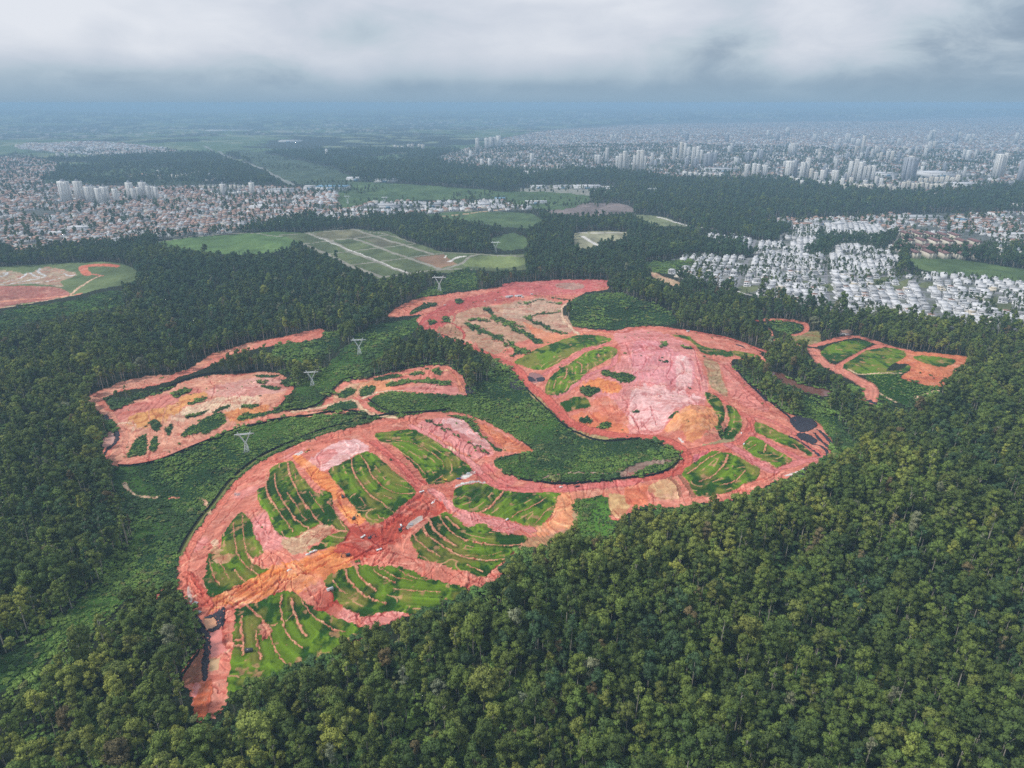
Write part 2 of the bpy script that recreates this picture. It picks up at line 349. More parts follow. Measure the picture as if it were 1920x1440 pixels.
poly('a:388,1152 404,1112 435,1100 460,1090 485,1078 508,1066 550,1052 580,1040 615,1026 640,1016 655,1000 690,1010 665,1040 650,1062 625,1076 595,1088 562,1110 540,1107 515,1112 490,1122 462,1132 425,1137 395,1146', ORANGE, EARTH, 3)
poly('1:780,1230 860,1200 1000,1160 1200,1110 1360,1060 1380,1100 1200,1150 1000,1210 850,1270 760,1280', S(226, 134, 74), EARTH, 2)
poly('2:-240,1010 -150,970 0,900 150,812 240,742 340,652 400,600 470,650 560,720 550,780 400,830 350,880 250,950 100,1060 0,1120 -120,1180 -200,1120 -300,1100', RED, EARTH, 4)
poly('1:1380,1020 1420,900 1560,930 1660,860 1700,900 1640,1060 1500,1130 1440,1100', DEEP, EARTH, 4)
poly('2:100,700 330,560 400,600 240,780 60,900', S(186, 88, 76), EARTH, 2)
poly('1:920,1000 1020,990 1140,920 1260,890 1285,930 1240,990 1110,1060 1100,1100 1000,1115 920,1060', S(204, 164, 132), EARTH, 1.5)
poly('2:1385,655 1480,652 1512,700 1500,900 1420,925 1300,975 1200,965 1170,930 1225,915 1300,870 1350,790', S(224, 152, 110), EARTH, 1.5)
poly('2:1080,1080 1140,1000 1250,980 1400,950 1500,900 1490,960 1380,1010 1280,1050', S(186, 140, 104), EARTH, 3)
poly('2:1500,640 1740,620 1760,660 1520,710', S(222, 142, 114), EARTH, 1)
poly('2:1765,665 1840,660 1920,690 1915,780 1850,850 1770,790', S(206, 164, 116), EARTH, 1.5)
poly('4:110,620 300,540 370,600 380,690 240,700 160,640', S(212, 166, 124), EARTH, 2); poly('4:-10,600 150,590 120,650 160,740 30,745 -20,700', S(216, 124, 92), EARTH, 2)
poly('4:470,380 580,340 600,380 500,420', MAG, EARTH, 2)
blob('3:1240,220 1300,300', DEEP, 9, .5); blob('3:1420,370 1600,410 1750,390', PINK, 9, .7)
poly('2:580,775 760,810 920,850 1040,900 1190,935 1060,955 900,915 760,890 680,880', PINK, EARTH, 4)
blob('2:700,850 740,880 800,870 910,950 960,850 1010,950 660,850', PINK, 5, .95)
# centre of the site
poly('6:640,500 800,470 1000,500 1120,560 1200,640 1250,760 1270,860 1240,940 1130,1000 1000,1090 900,1170 760,1150 700,1060 560,960 500,860 480,790 640,720 700,620', PINK, EARTH, 3)
poly('6:760,560 900,540 1050,600 1160,680 1200,800 1100,850 900,820 780,780 740,660', S(224, 150, 152), EARTH, 5)
poly('6:780,860 950,820 1080,880 1240,900 1180,960 1060,1010 980,1100 860,1120 760,1040 740,930', ROSE, EARTH, 5)
poly('6:1060,640 1130,660 1150,780 1100,880 1040,900 1060,800', ROSE, EARTH, 3)
poly('6:470,820 560,790 680,820 700,860 640,880 520,860', ORANGE, EARTH, 4); poly('6:500,960 600,900 700,1000 760,1080 620,1060 540,1000', S(214, 126, 100), EARTH, 4)
poly('6:380,1030 480,1000 640,1060 760,1110 740,1150 560,1130 420,1090', S(216, 124, 88), EARTH, 4)
poly('6:1330,690 1400,680 1460,760 1560,850 1640,930 1640,1000 1500,960 1420,900 1370,800', S(220, 138, 126), EARTH, 2)
poly('6:1240,655 1320,680 1345,780 1395,885 1380,900 1290,850 1255,740', S(176, 150, 114), EARTH, 1.5)
poly('6:1200,1225 1400,1165 1430,1185 1280,1235', S(164, 146, 108), EARTH, 1.5); poly('6:100,860 150,880 240,970 210,975 120,900', S(166, 146, 100), EARTH, 1.5)
poly('6:385,1100 560,1150 640,1175 560,1185 440,1160', S(162, 146, 98), EARTH, 1.5)
poly('6:1650,690 1540,640 1240,560 1140,500 1300,520 1540,600', SALMON, EARTH, 2)
# upper terraces
poly('5:1150,420 1290,370 1380,335 1560,310 1640,300 1750,300 1900,330 2000,420 1990,470 1900,500 1760,520 1640,580 1500,640 1440,600 1380,540 1300,560 1180,470', S(188, 148, 120), EARTH, 2)
poly('6:0,300 180,270 300,300 320,360 140,380 60,420 -60,380', S(194, 160, 136), EARTH, 3); poly('6:120,400 300,365 370,420 400,470 330,490 240,460', S(192, 156, 132), EARTH, 2)
poly('6:60,420 200,480 330,500 430,490 440,510 260,560 190,570 120,490', S(216, 140, 104), EARTH, 2)
poly('5:1300,350 1180,460 1040,470 1100,380 1230,290 1400,250 1640,200 1640,270 1450,320', S(190, 96, 88), EARTH, 3)
poly('6:-60,180 200,160 420,150 610,160 600,195 450,240 250,250 60,250 -60,260', S(202, 108, 104), EARTH, 2)
poly('6:280,185 380,168 460,180 450,205 340,212', S(176, 138, 124), EARTH, 2)
poly('5:840,390 940,310 1050,275 1200,262 1150,300 1000,340 930,380', S(206, 128, 104), EARTH, 2)
poly('5:1160,470 1260,450 1330,490 1290,520 1200,500', S(168, 128, 100), EARTH, 1)
# left site
poly('c:600,930 700,1010 860,930 1040,880 1200,800 1380,765 1560,765 1700,740 1860,790 1850,860 1760,960 1700,1040 1500,1100 1300,1180 1100,1260 900,1310 740,1350 700,1290 780,1150 740,1100 680,1020', S(220, 156, 130), EARTH, 2)
poly('c:700,1010 850,950 1000,900 1150,860 1240,840 1300,860 1200,940 1000,1010 860,1040 800,1080', S(206, 128, 114), EARTH, 3)
poly('c:830,1040 950,990 1080,960 1180,900 1300,870 1310,910 1180,970 1080,1040 1000,1090 860,1110', S(218, 156, 98), EARTH, 3)
poly('c:1110,1020 1250,960 1400,910 1640,900 1640,950 1500,990 1300,1010 1180,1060', CREAM, EARTH, 3)
poly('c:1320,860 1640,780 1850,800 1840,860 1640,900 1400,900', S(218, 160, 146), EARTH, 3)
poly('c:1460,1000 1640,960 1740,960 1700,1010 1560,1080 1480,1050', S(222, 148, 96), EARTH, 2)
poly('c:560,915 700,840 900,780 1080,760 1060,800 900,840 740,870 640,930', S(214, 152, 128), EARTH, 2)
poly('c:1240,710 1370,630 1600,560 1640,550 1600,590 1400,650 1300,710', LSAL, EARTH, 2)
poly('5:540,860 700,800 860,790 900,830 700,870 620,910 500,930', S(208, 166, 128), EARTH, 2); poly('5:690,800 860,800 840,880 760,880 700,830', S(220, 148, 106), EARTH, 3)
poly('5:940,860 1100,820 1260,830 1340,890 1200,885', S(216, 140, 130), EARTH, 2); poly('5:100,1010 300,1000 500,985 640,985 600,1005 300,1035 140,1040', LSAL, EARTH, 2)

# ---- roads worn into it
def road(s, w, c=None): line(s, w, c, EARTH, 0, 'road')
road('a:345,1100 343,1055 360,1020 382,988 405,958 432,920 462,892 495,868 530,852 570,835 610,822 660,808 710,796 760,786', 9, S(214, 124, 104))
road('2:0,270 120,380 220,470 300,560 380,620', 9, S(204, 110, 98)); road('2:380,620 500,590 620,560 760,550', 7)
road('2:440,640 520,700 580,760 740,830 900,870 1060,905 1190,935', 8, PINK)
road('2:760,480 880,570 1000,620 1150,640 1300,640 1500,620 1700,600 1900,580 1990,560', 10, S(212, 120, 112))
road('2:280,150 400,220 560,320 720,420 800,500', 7, PINK)
road('6:0,690 60,760 120,840 230,920 300,1000 380,1070 520,1125 700,1155 900,1162 1000,1185 1080,1230 1130,1290 1110,1350 1040,1395 860,1425', 11, S(200, 102, 88))
road('6:1160,1250 1300,1220 1400,1210 1480,1180 1540,1100 1530,1040 1420,980 1300,890', 9, S(206, 112, 98)); road('6:1400,1215 1500,1270 1640,1350', 9, S(210, 128, 122))
road('6:1640,960 1540,870 1440,770 1370,700', 8, S(208, 116, 104)); road('6:1390,690 1480,780 1600,900 1680,960', 6, S(214, 130, 118))
road('6:0,680 150,600 280,550 430,500 560,490 640,520', 8, S(220, 138, 108)); road('6:210,760 380,660 480,600 620,560', 8, S(218, 132, 124))
road('6:290,900 400,830 500,760 640,700 660,640', 8, S(212, 128, 126)); road('6:430,500 340,420 320,340 360,300', 5, CREAM)
road('6:1640,620 1540,580 1400,530 1200,490 1000,465 800,460 720,490 560,480', 7, S(202, 108, 94))
road('4:760,300 860,360 960,430 1080,490', 9, S(214, 132, 128)); road('4:920,215 1040,270 1160,340 1300,400', 8, S(208, 122, 116)); road('4:1110,470 1280,420 1420,400 1520,370', 10, S(216, 132, 126))
road('4:860,80 1000,90 1120,140 1240,210 1330,300 1480,380', 7, S(210, 120, 108)); road('4:300,540 360,600 380,680', 3, BROWN)
road('4:380,530 440,600 490,680', 4, BROWN)
road('5:1160,450 1050,470 1100,390 1200,330 1330,290 1450,250', 7, S(196, 96, 90)); road('5:1100,460 1250,430 1330,490 1330,530', 4, S(190, 90, 80)); road('5:1170,510 1300,550 1420,600 1560,650 1646,700', 7, S(200, 104, 90)); road('5:1270,420 1290,370 1400,320', 4, S(196, 110, 96))
road('c:700,1010 760,1090 810,1150 790,1230 720,1290', 7, S(214, 146, 124)); road('c:740,1330 900,1310 1100,1260 1300,1180 1500,1100 1700,1040', 8, S(220, 146, 124))
road('c:560,915 620,960 680,1015', 5, S(220, 160, 136)); road('c:760,1070 860,1080 850,1130', 3, CREAM)
road('5:240,1000 450,960 560,935 640,930 680,980 760,1020 900,1040', 6, S(224, 186, 152)); road('5:640,900 660,840 740,800 900,770 1100,730 1250,740', 5, S(218, 160, 124)); road('5:690,910 800,870 950,860', 4, CREAM)
road('5:1250,740 1300,800 1320,870', 5, S(214, 136, 108))
road('3:200,60 270,160 340,260 370,310', 7, S(206, 110, 90)); road('3:365,880 350,1000 330,1110', 5, S(206, 110, 80)); road('1:-60,1490 40,1360', 1, SALMON)
road('3:1290,190 1310,260 1240,320 1180,335', 3, DEEP)
road('k:1115,510 1140,560 1180,600 1250,625 1400,640', 3, CREAM); line('k:1520,642 1610,636', 2.5, LSAL, EARTH); road('k:1780,640 1840,670 1870,740 1890,790', 3, S(216, 170, 140))
line('6:190,1430 300,1405 400,1392 600,1398 720,1385', 3, S(150, 128, 112), EARTH); poly('6:700,1390 770,1345 860,1318 960,1308 1035,1306 1020,1330 900,1345 820,1375 760,1420 700,1425', S(142, 116, 104), EARTH, 1)

# ---- grass plots
plot('1:540,862 620,800 690,882 705,970 775,1070 770,1112 700,1150 745,1205 822,1225 742,1265 640,1325 520,1380 412,1430 365,1425 320,1300 345,1240 352,1112 400,1120 452,1060 462,980 500,920')
poly('1:380,1090 440,1060 470,1120 540,1110 520,1180 420,1180', S(172, 136, 96), EARTH, 2)
plot('1:820,482 900,432 950,422 1000,432 1060,532 1120,602 1190,662 1202,632 1270,652 1290,702 1292,762 1340,832 1390,892 1415,930 1400,952 1330,942 1280,902 1200,892 1110,932 1000,992 930,982 880,952 850,902 800,802 752,762 725,642 790,602 815,522')
plot('1:1100,1092 1200,1030 1285,962 1400,955 1352,1030 1200,1080'); plot('1:1260,482 1380,422 1480,372 1540,342 1600,362 1700,442 1760,502 1850,562 1915,642 1900,682 1800,762 1750,812 1680,862 1600,895 1550,872 1462,772 1400,682 1380,642 1330,592 1280,532')
plot('2:10,212 150,192 290,176 340,202 420,242 500,292 600,362 680,422 722,462 742,490 700,520 640,546 560,572 430,592 390,562 330,482 260,402 180,322 130,292 40,262')
plot('2:600,652 620,622 760,582 842,592 960,632 1100,652 1380,652 1385,692 1350,792 1290,872 1220,912 1100,882 1000,852 960,842 860,822 800,802 700,792 612,762 590,732')
plot('2:430,852 500,812 560,802 640,862 680,905 760,895 840,890 900,935 1000,962 1130,972 1150,1002 1080,1062 1040,1112 980,1172 900,1222 850,1290 740,1262 600,1222 480,1182 340,1152 330,1102 280,1012 300,962 380,902', 1.3)
plot('3:1290,202 1222,122 1290,62 1380,17 1480,-8 1600,2 1780,7 1900,42 2000,92 2160,132 2280,172 2300,222 2160,270 2000,330 1880,362 1700,347 1540,387 1450,347 1360,302 1312,262', 1.3)
plot('3:565,335 640,302 760,262 860,217 920,197 960,192 1030,212 1080,252 1170,332 1230,347 1330,397 1450,442 1540,472 1500,522 1400,602 1250,690 1050,760 960,812 800,862 640,900 520,980 500,902 530,742 540,642 562,602 545,562 560,432', 1.3)
poly('3:760,430 815,425 835,500 800,540 748,530', S(206, 150, 124), EARTH, 2)
plot('6:20,682 120,612 260,562 400,512 500,506 590,516 635,540 560,572 470,592 380,632 290,692 200,732 110,722 60,702'); plot('6:215,852 240,792 300,732 400,672 470,622 560,592 620,581 675,602 660,642 590,682 500,732 440,792 380,832 330,882 270,895 222,882')
plot('6:315,942 400,906 470,902 505,952 500,972 420,982 350,1002 325,972'); plot('6:1030,502 1120,512 1200,562 1290,592 1400,612 1500,616 1570,632 1490,650 1340,642 1240,622 1200,592 1130,542', 3)
plot('6:1240,872 1300,892 1360,952 1372,1032 1340,1112 1310,1112 1300,1002 1260,932'); plot('6:1380,952 1450,992 1480,1052 1470,1122 1420,1172 1368,1172 1372,1132 1402,1062 1395,1002')
plot('4:390,512 480,432 620,342 690,350 740,352 820,382 900,432 980,472 960,542 860,592 760,642 600,682 500,672 440,562'); plot('4:850,302 900,242 960,242 1040,292 1100,332 1200,392 1212,422 1100,462 1060,432 1000,412 920,372 890,342')
plot('4:940,132 1000,132 1100,182 1200,232 1280,282 1340,332 1382,362 1360,382 1300,342 1200,312 1100,272 1000,222 950,192')
def green(s, w=1.5): poly(s, SCRD, SCRUB, w)
for s in ('c:1100,890 1160,855 1235,848 1210,875 1140,912', 'c:1150,1150 1200,1110 1270,1070 1330,1030 1400,1008 1450,1020 1442,1080 1350,1120 1300,1125 1230,1152', 'c:1200,1035 1260,1010 1335,985 1320,1005 1215,1045',
          'c:1200,950 1250,925 1325,905 1310,925 1220,958', 'c:1360,1000 1420,975 1480,955 1470,975 1390,1005', 'c:1520,1050 1560,1020 1640,1010 1800,985 1840,960 1850,985 1700,1025 1560,1058', 'c:1540,965 1600,953 1660,955 1640,975 1560,978',
          'c:960,1060 1000,1055 1035,1085 1010,1130 970,1110', 'c:1060,1110 1110,1075 1118,1110 1080,1150', 'c:820,1285 870,1185 935,1160 930,1270 860,1290', 'c:960,1185 1010,1155 1005,1240 955,1252', 'c:1290,1130 1330,1110 1360,1120 1320,1140',
          '5:-20,765 60,762 130,770 110,780 0,778', '5:0,800 60,803 70,818 10,820', '5:30,828 90,835 150,850 120,860 50,845', '5:150,795 200,800 235,822 200,840 160,815', '5:535,900 590,850 640,858 620,890 560,915',
          '5:670,882 700,842 770,838 752,880 690,900', '5:755,790 900,758 930,772 800,802', '5:835,822 1000,795 1200,800 1262,832 1130,822 1000,812 870,838', '5:980,755 1050,742 1075,758 1000,765', '5:1140,735 1180,725 1200,760 1160,765', '5:420,1000 500,950 600,930 655,965 620,985 480,990',
          '5:980,365 1060,318 1140,300 1170,310 1080,345 1010,372', '5:1280,285 1310,275 1330,290 1300,308', '5:1195,390 1240,390 1248,420 1205,430', '5:1110,420 1140,418 1140,440 1112,442', '6:565,745 600,730 645,748 720,750 795,768 790,795 705,815 640,780 580,768',
          '6:445,842 520,840 565,865 530,890 490,905 450,870', '6:430,1052 490,1027 520,1072 450,1072', '6:555,1082 620,1062 632,1092 590,1107', '6:530,1105 590,1100 580,1115', '6:945,575 985,560 995,580 950,590', '6:975,680 1005,670 1010,685',
          '6:1000,1060 1060,1045 1040,1070', '6:1070,1050 1120,1010 1135,1030 1080,1052', '6:780,1000 810,990 815,1008', '2:530,72 650,80 742,112 792,192 852,262 962,332 912,332 832,252 782,212 702,132 640,100', '6:1100,580 1150,585 1160,600 1110,595', '7:1,595 60,585 150,590 180,615 120,650 40,630',
          '4:640,195 700,200 720,240 690,255'):
    green(s)
for s, w in (('5:1470,340 1540,390 1620,440 1646,455', 11), ('5:1385,405 1480,420', 7), ('5:1350,430 1440,480 1520,510', 14), ('5:1530,500 1590,545', 10), ('6:0,460 80,500 170,560', 13), ('6:75,395 190,450 330,500', 9), ('6:85,390 180,375 290,365', 8), ('6:-20,560 30,600 80,610', 12), ('6:60,305 120,290 190,280', 5), ('6:220,295 270,300 320,310', 5), ('6:270,270 330,280 380,290', 4), ('6:0,645 60,615', 10), ('6:0,420 60,460', 4)):
    line(s, w, SCRD, SCRUB, 0.3, '', 3)
for s in ('2:395,112 430,130 470,150', '2:500,155 560,190', '2:600,220 650,245', '2:700,270 760,300 840,355'): line(s, 2.6, SCRD, SCRUB, 0.8, '', 3)
# ---- terrace banks between the grass
for s, w in (('1:370,1150 400,1280 450,1340', 2), ('1:440,1150 480,1230 520,1300', 1), ('1:550,880 560,1020 600,1150 680,1230 745,1270', 2), ('1:622,820 630,1000 660,1130', 1.4), ('1:655,1120 740,1200 822,1222', 4), ('1:560,1230 600,1290 650,1320', 2),
             ('1:800,510 800,620 830,710 880,780', 3), ('1:880,780 940,860 1000,945', 1.5), ('1:860,510 870,610 910,690 960,770 1010,850 1060,890 1110,915', 2.6), ('1:955,430 970,530 1030,650 1080,730 1130,800 1210,890', 3), ('1:1000,490 1020,550', 1.6),
             ('1:950,650 1010,740 1060,820 1100,860', 1.6), ('1:1120,650 1180,730 1230,800', 1.2), ('1:1250,720 1300,780 1350,860 1400,940', 1.6), ('1:1290,900 1330,940 1400,945', 4), ('1:1445,390 1440,450 1480,550 1540,630 1620,700 1700,760 1750,805', 2.8),
             ('1:1490,360 1560,440 1590,520 1650,590 1720,640 1800,660 1910,655', 2.2), ('1:1610,450 1650,510', 1.2), ('1:1640,370 1700,430 1760,490 1850,540', 2.2), ('1:1680,680 1740,700', 1.5), ('1:1500,690 1540,750', 1.5), ('1:1620,820 1690,860', 2), ('1:1760,590 1850,615 1915,620', 1),
             ('2:90,262 250,265 380,320', 1.2), ('2:380,320 470,380 520,430 525,480', 2), ('2:90,310 180,330 280,400 350,470 390,520', 1.6), ('2:520,520 440,585', 1.6), ('2:310,260 400,230', 1), ('2:970,640 930,700 860,770 780,810', 3.4), ('2:1030,840 1110,790 1180,760 1300,690', 1.8),
             ('2:1220,880 1280,810 1360,750', 1.5), ('2:380,900 400,960 470,1020 560,1080 660,1130 760,1150 880,1160 1000,1150', 3), ('2:360,910 400,980', 2), ('2:500,820 530,890 600,960 700,1010 850,1040 1000,1050 1120,1040', 3.2), ('2:420,850 450,920 520,990 620,1055', 5), ('2:550,830 590,880 650,920', 4),
             ('2:300,970 340,1020 420,1080 500,1140', 2.4), ('2:350,1130 400,1150 430,1190', 1.6), ('2:700,1200 820,1240', 2), ('2:560,1110 800,1130 960,1100', 1), ('3:1390,30 1410,100 1470,170 1520,220 1600,260 1700,290', 3), ('3:1470,0 1490,70 1550,130 1620,185', 3), ('3:1590,30 1680,90 1760,130', 1.8), ('3:1300,110 1340,170 1400,220', 2),
             ('3:1790,30 1900,90 2100,110', 1.4), ('3:1750,170 1900,190 2100,200', 1.4), ('3:1640,10 1760,80 1900,120', 1.2), ('3:610,380 610,480 620,560 625,670', 3), ('3:720,490 730,580 760,700', 2.4), ('3:640,300 720,360 790,430 830,530', 3), ('3:830,530 860,630 910,700 960,750', 2), ('3:915,220 905,320 920,420', 2), ('3:920,410 950,510 1000,570 1060,610', 1.8),
             ('3:985,250 1000,340 1030,420 1070,490 1095,525', 3.6), ('3:1060,240 1090,310 1160,390 1250,450 1380,500', 2), ('3:570,560 620,560', 4), ('3:570,605 620,600', 3), ('3:880,440 830,450', 2), ('3:1020,360 940,420', 1.4), ('4:440,510 520,450 600,390 690,350', 2.4), ('4:740,370 710,450 640,520 530,570', 3), ('4:870,490 800,560 690,600', 2.2), ('4:1025,290 1010,350', 2), ('4:890,330 960,290', 1.6), ('4:1230,290 1320,380', 2.4),
             ('6:350,720 345,770 330,790', 3), ('6:420,680 450,700 445,750', 3), ('6:280,800 270,850', 2.5), ('6:555,630 560,650', 2.5), ('6:1360,950 1385,1010 1370,1090 1330,1140 1230,1180', 7), ('c:850,1060 870,1140 830,1250 790,1295', 3), ('c:950,990 960,1100 940,1280', 3), ('c:1070,960 1040,1080 1060,1150', 3), ('c:820,1090 810,1180 790,1230', 2)):
    line(s, w * 0.52, LSAL, EARTH, 0.6, 'bank', 0.8)
for s in ('2:600,710 700,650 820,600', '2:720,760 730,710 830,650', '2:900,800 900,760 960,710 1080,660'): line(s, 1.4, S(92, 100, 62), None, -0.3)
# dozer cuts and ruts across the open soil
for s, w in (('6:730,560 760,660 790,760', 3), ('6:790,640 785,740', 2.5), ('6:860,640 870,680 790,760', 4), ('6:940,640 940,700 880,770', 3), ('6:1020,640 1030,700 1000,760', 3), ('6:1090,680 1100,740 1040,790 1010,830 860,810', 4), ('6:1100,840 1070,880 1170,900', 3), ('6:1160,580 1200,680 1230,800', 4), ('6:830,570 850,610 820,600', 5), ('6:750,960 800,890 900,880', 3), ('6:780,1020 830,1140', 3), ('6:880,960 900,1030 940,1080', 3), ('6:840,1080 900,1020', 3), ('6:850,900 940,880 960,900', 2),
             ('6:560,960 640,1040 700,1060', 2), ('6:600,930 700,1030', 2), ('6:500,1000 550,1070', 3), ('6:700,900 740,960 690,1000', 3), ('6:1150,740 1200,790 1220,860', 4), ('6:900,520 1000,600 1100,610', 4), ('6:800,500 900,580 960,600', 3), ('2:440,210 480,170 520,190', 3), ('2:520,270 560,220 600,230', 3), ('2:620,310 660,260 700,270', 3), ('2:700,380 750,330', 3), ('2:770,420 860,350', 4), ('2:820,140 900,230 960,220 1060,290', 2), ('2:860,200 940,290 1000,300', 2), ('2:830,430 900,500 1000,570', 4), ('2:940,600 1080,620', 5), ('2:150,830 260,740 380,650', 4), ('2:60,940 200,820 350,720', 5), ('2:200,880 330,780 480,700', 3),
             ('2:470,720 420,760 380,830', 3), ('2:120,1190 180,1110 280,1150 330,1190', 3), ('2:500,1220 620,1280 660,1330', 2), ('1:470,1400 700,1330 900,1250 1100,1190', 3), ('1:900,1330 1100,1240 1350,1130', 3), ('1:700,1380 1000,1290 1250,1180', 2), ('1:640,680 560,760 450,880', 3), ('1:700,780 720,860 800,950', 2), ('1:560,960 470,1000 350,1090', 4), ('1:1330,700 1400,800 1480,880', 3), ('1:1080,440 1180,560 1280,680', 2), ('1:230,1250 330,1420', 4), ('1:1560,260 1700,360 1850,500 1915,580', 3),
             ('c:1350,800 1380,850 1360,910', 3), ('c:1450,860 1520,880 1540,920', 2), ('c:1500,800 1640,820', 2), ('c:860,1010 1000,930 1120,880', 2), ('5:900,480 1000,440', 2), ('5:1000,300 960,350', 2), ('5:1250,720 1300,790', 3), ('5:620,860 660,900', 2), ('4:560,100 640,180', 3), ('4:20,60 80,200', 3), ('4:150,0 210,140', 3), ('4:100,100 110,160 200,220', 3), ('4:1000,60 1150,110', 3), ('4:1320,260 1440,350', 3), ('3:470,400 480,580 530,640', 3), ('3:440,700 520,690', 2), ('3:400,900 480,960', 3), ('3:1100,150 1190,290', 3)):
    line(s, w * .9, None, None, -0.9, 'cut', 1.6)
for s, c in (('2:660,540 700,510 740,490 770,490 765,510 720,530 690,550', WHITE), ('2:250,900 300,850 350,830 370,850 300,900 260,920', S(200, 180, 170)), ('3:200,150 225,170 240,260 220,280 205,220', S(220, 200, 190)), ('1:1010,360 1060,345 1060,360 1020,370', WHITE), ('1:550,660 600,655 600,675 560,678', S(160, 140, 140)), ('1:385,1020 430,1000 440,1040 400,1060', CREAM),
             ('2:560,300 620,330 610,345 560,320', CREAM), ('6:1060,1165 1100,1185 1090,1195', WHITE), ('2:1530,900 1540,800 1500,790 1500,880', S(196, 160, 120))):
    poly(s, c, EARTH, 1)
line('2:620,610 700,580 760,570 830,575', 3, WHITE, EARTH); line('4:1180,520 1260,495 1380,450 1420,430', 2, WHITE, EARTH)
line('a:338,1040 352,1010 375,975 400,945 426,912 452,884 484,859 520,842', 5.5, S(126, 128, 74), FLD)
line('a:480,862 540,834 600,812 650,799 700,785 745,777 780,772', 2.2, S(140, 132, 92), EARTH)
# basins at the lower end
poly('3:330,580 318,680 315,860 240,885 165,885 168,830 230,740 290,660', S(166, 112, 88), EARTH, 1)
poly('3:240,890 360,885 350,1000 330,1110 260,1160 250,1000', S(196, 104, 70), EARTH, 1); poly('3:245,890 300,885 280,960 250,990', PINK, EARTH, 1)
poly('3:328,395 400,382 425,430 422,462 350,482', S(216, 158, 120), POND, .5); poly('3:372,500 460,470 468,580 505,638 430,672 378,682', S(224, 136, 124), POND, .5); poly('3:368,702 450,690 432,782 364,790', S(206, 168, 126), POND, .5, False)
poly('c:670,1160 720,1120 740,1160 720,1210 660,1225', S(196, 148, 136), POND, .5); poly('6:110,745 190,765 205,800 120,810', S(150, 100, 96), POND, .6)
# the raised earth mound
MOUND = proj(smooth_line(P('6:985,1112 1050,1062 1130,992 1200,962 1280,972 1312,1052 1300,1122 1230,1172 1140,1190 1090,1152'), True))
def est_ab(x, y):
    c, s = math.cos(R(-22)), math.sin(R(-22)); dx, dy = x - EC[0], y - EC[1]; a = dx * c + dy * s
    dy = dy - 48 * np.sin(a / 130); return dx * c + dy * s, -dx * s + dy * c
EST = proj(smooth_line(P('a:1250,492 1300,480 1400,484 1480,470 1440,478 1395,474 1385,458 1310,455 1320,444 1370,443 1460,455 1485,432 1480,422 1560,412 1680,414 1680,440 1640,455 1690,470 1680,512 1760,516 1920,530 2000,540 2000,620 1880,618 1780,615 1700,603 1600,592 1500,570 1400,548 1270,520'), True))
EC = EST.mean(0)
# wandering ruts, scrapes and pushed-up ridges over the open soil
_rg = np.random.default_rng(5); _pg = proj(np.c_[_rg.uniform(200, 1520, 1700), _rg.uniform(540, 1240, 1700)])
for q in _pg:
    n_ = _rg.integers(5, 14); st_ = _rg.uniform(2.5, 5); p_ = [q]; a_ = 6.28 * float(fbm(q[:1] / 140, q[1:] / 140, 2, 200)[0]) * 2 + _rg.choice([0, 1.57])
    for j in range(n_): a_ += _rg.normal() * .18; p_.append(p_[-1] + st_ * np.array([math.cos(a_), math.sin(a_)]))
    FEAT.append(('l', np.array(p_), None, None, .6, _rg.choice([1.3, 1.8, 2.6]), _rg.choice([-.6, .5]), 'cut' if _rg.random() < .6 else 'pale'))
BANKS = [F[1] for F in FEAT if F[0] == 'l' and F[7] == 'bank']
FEAT.append(('p', MOUND, S(228, 158, 108), EARTH, 2.0, 0.15))
poly('6:1140,980 1230,965 1260,1010 1200,1060 1160,1040', S(206, 136, 104), EARTH, 5)
MC = MOUND.mean(0); MR = (MOUND.max(0) - MOUND.min(0)) / 2

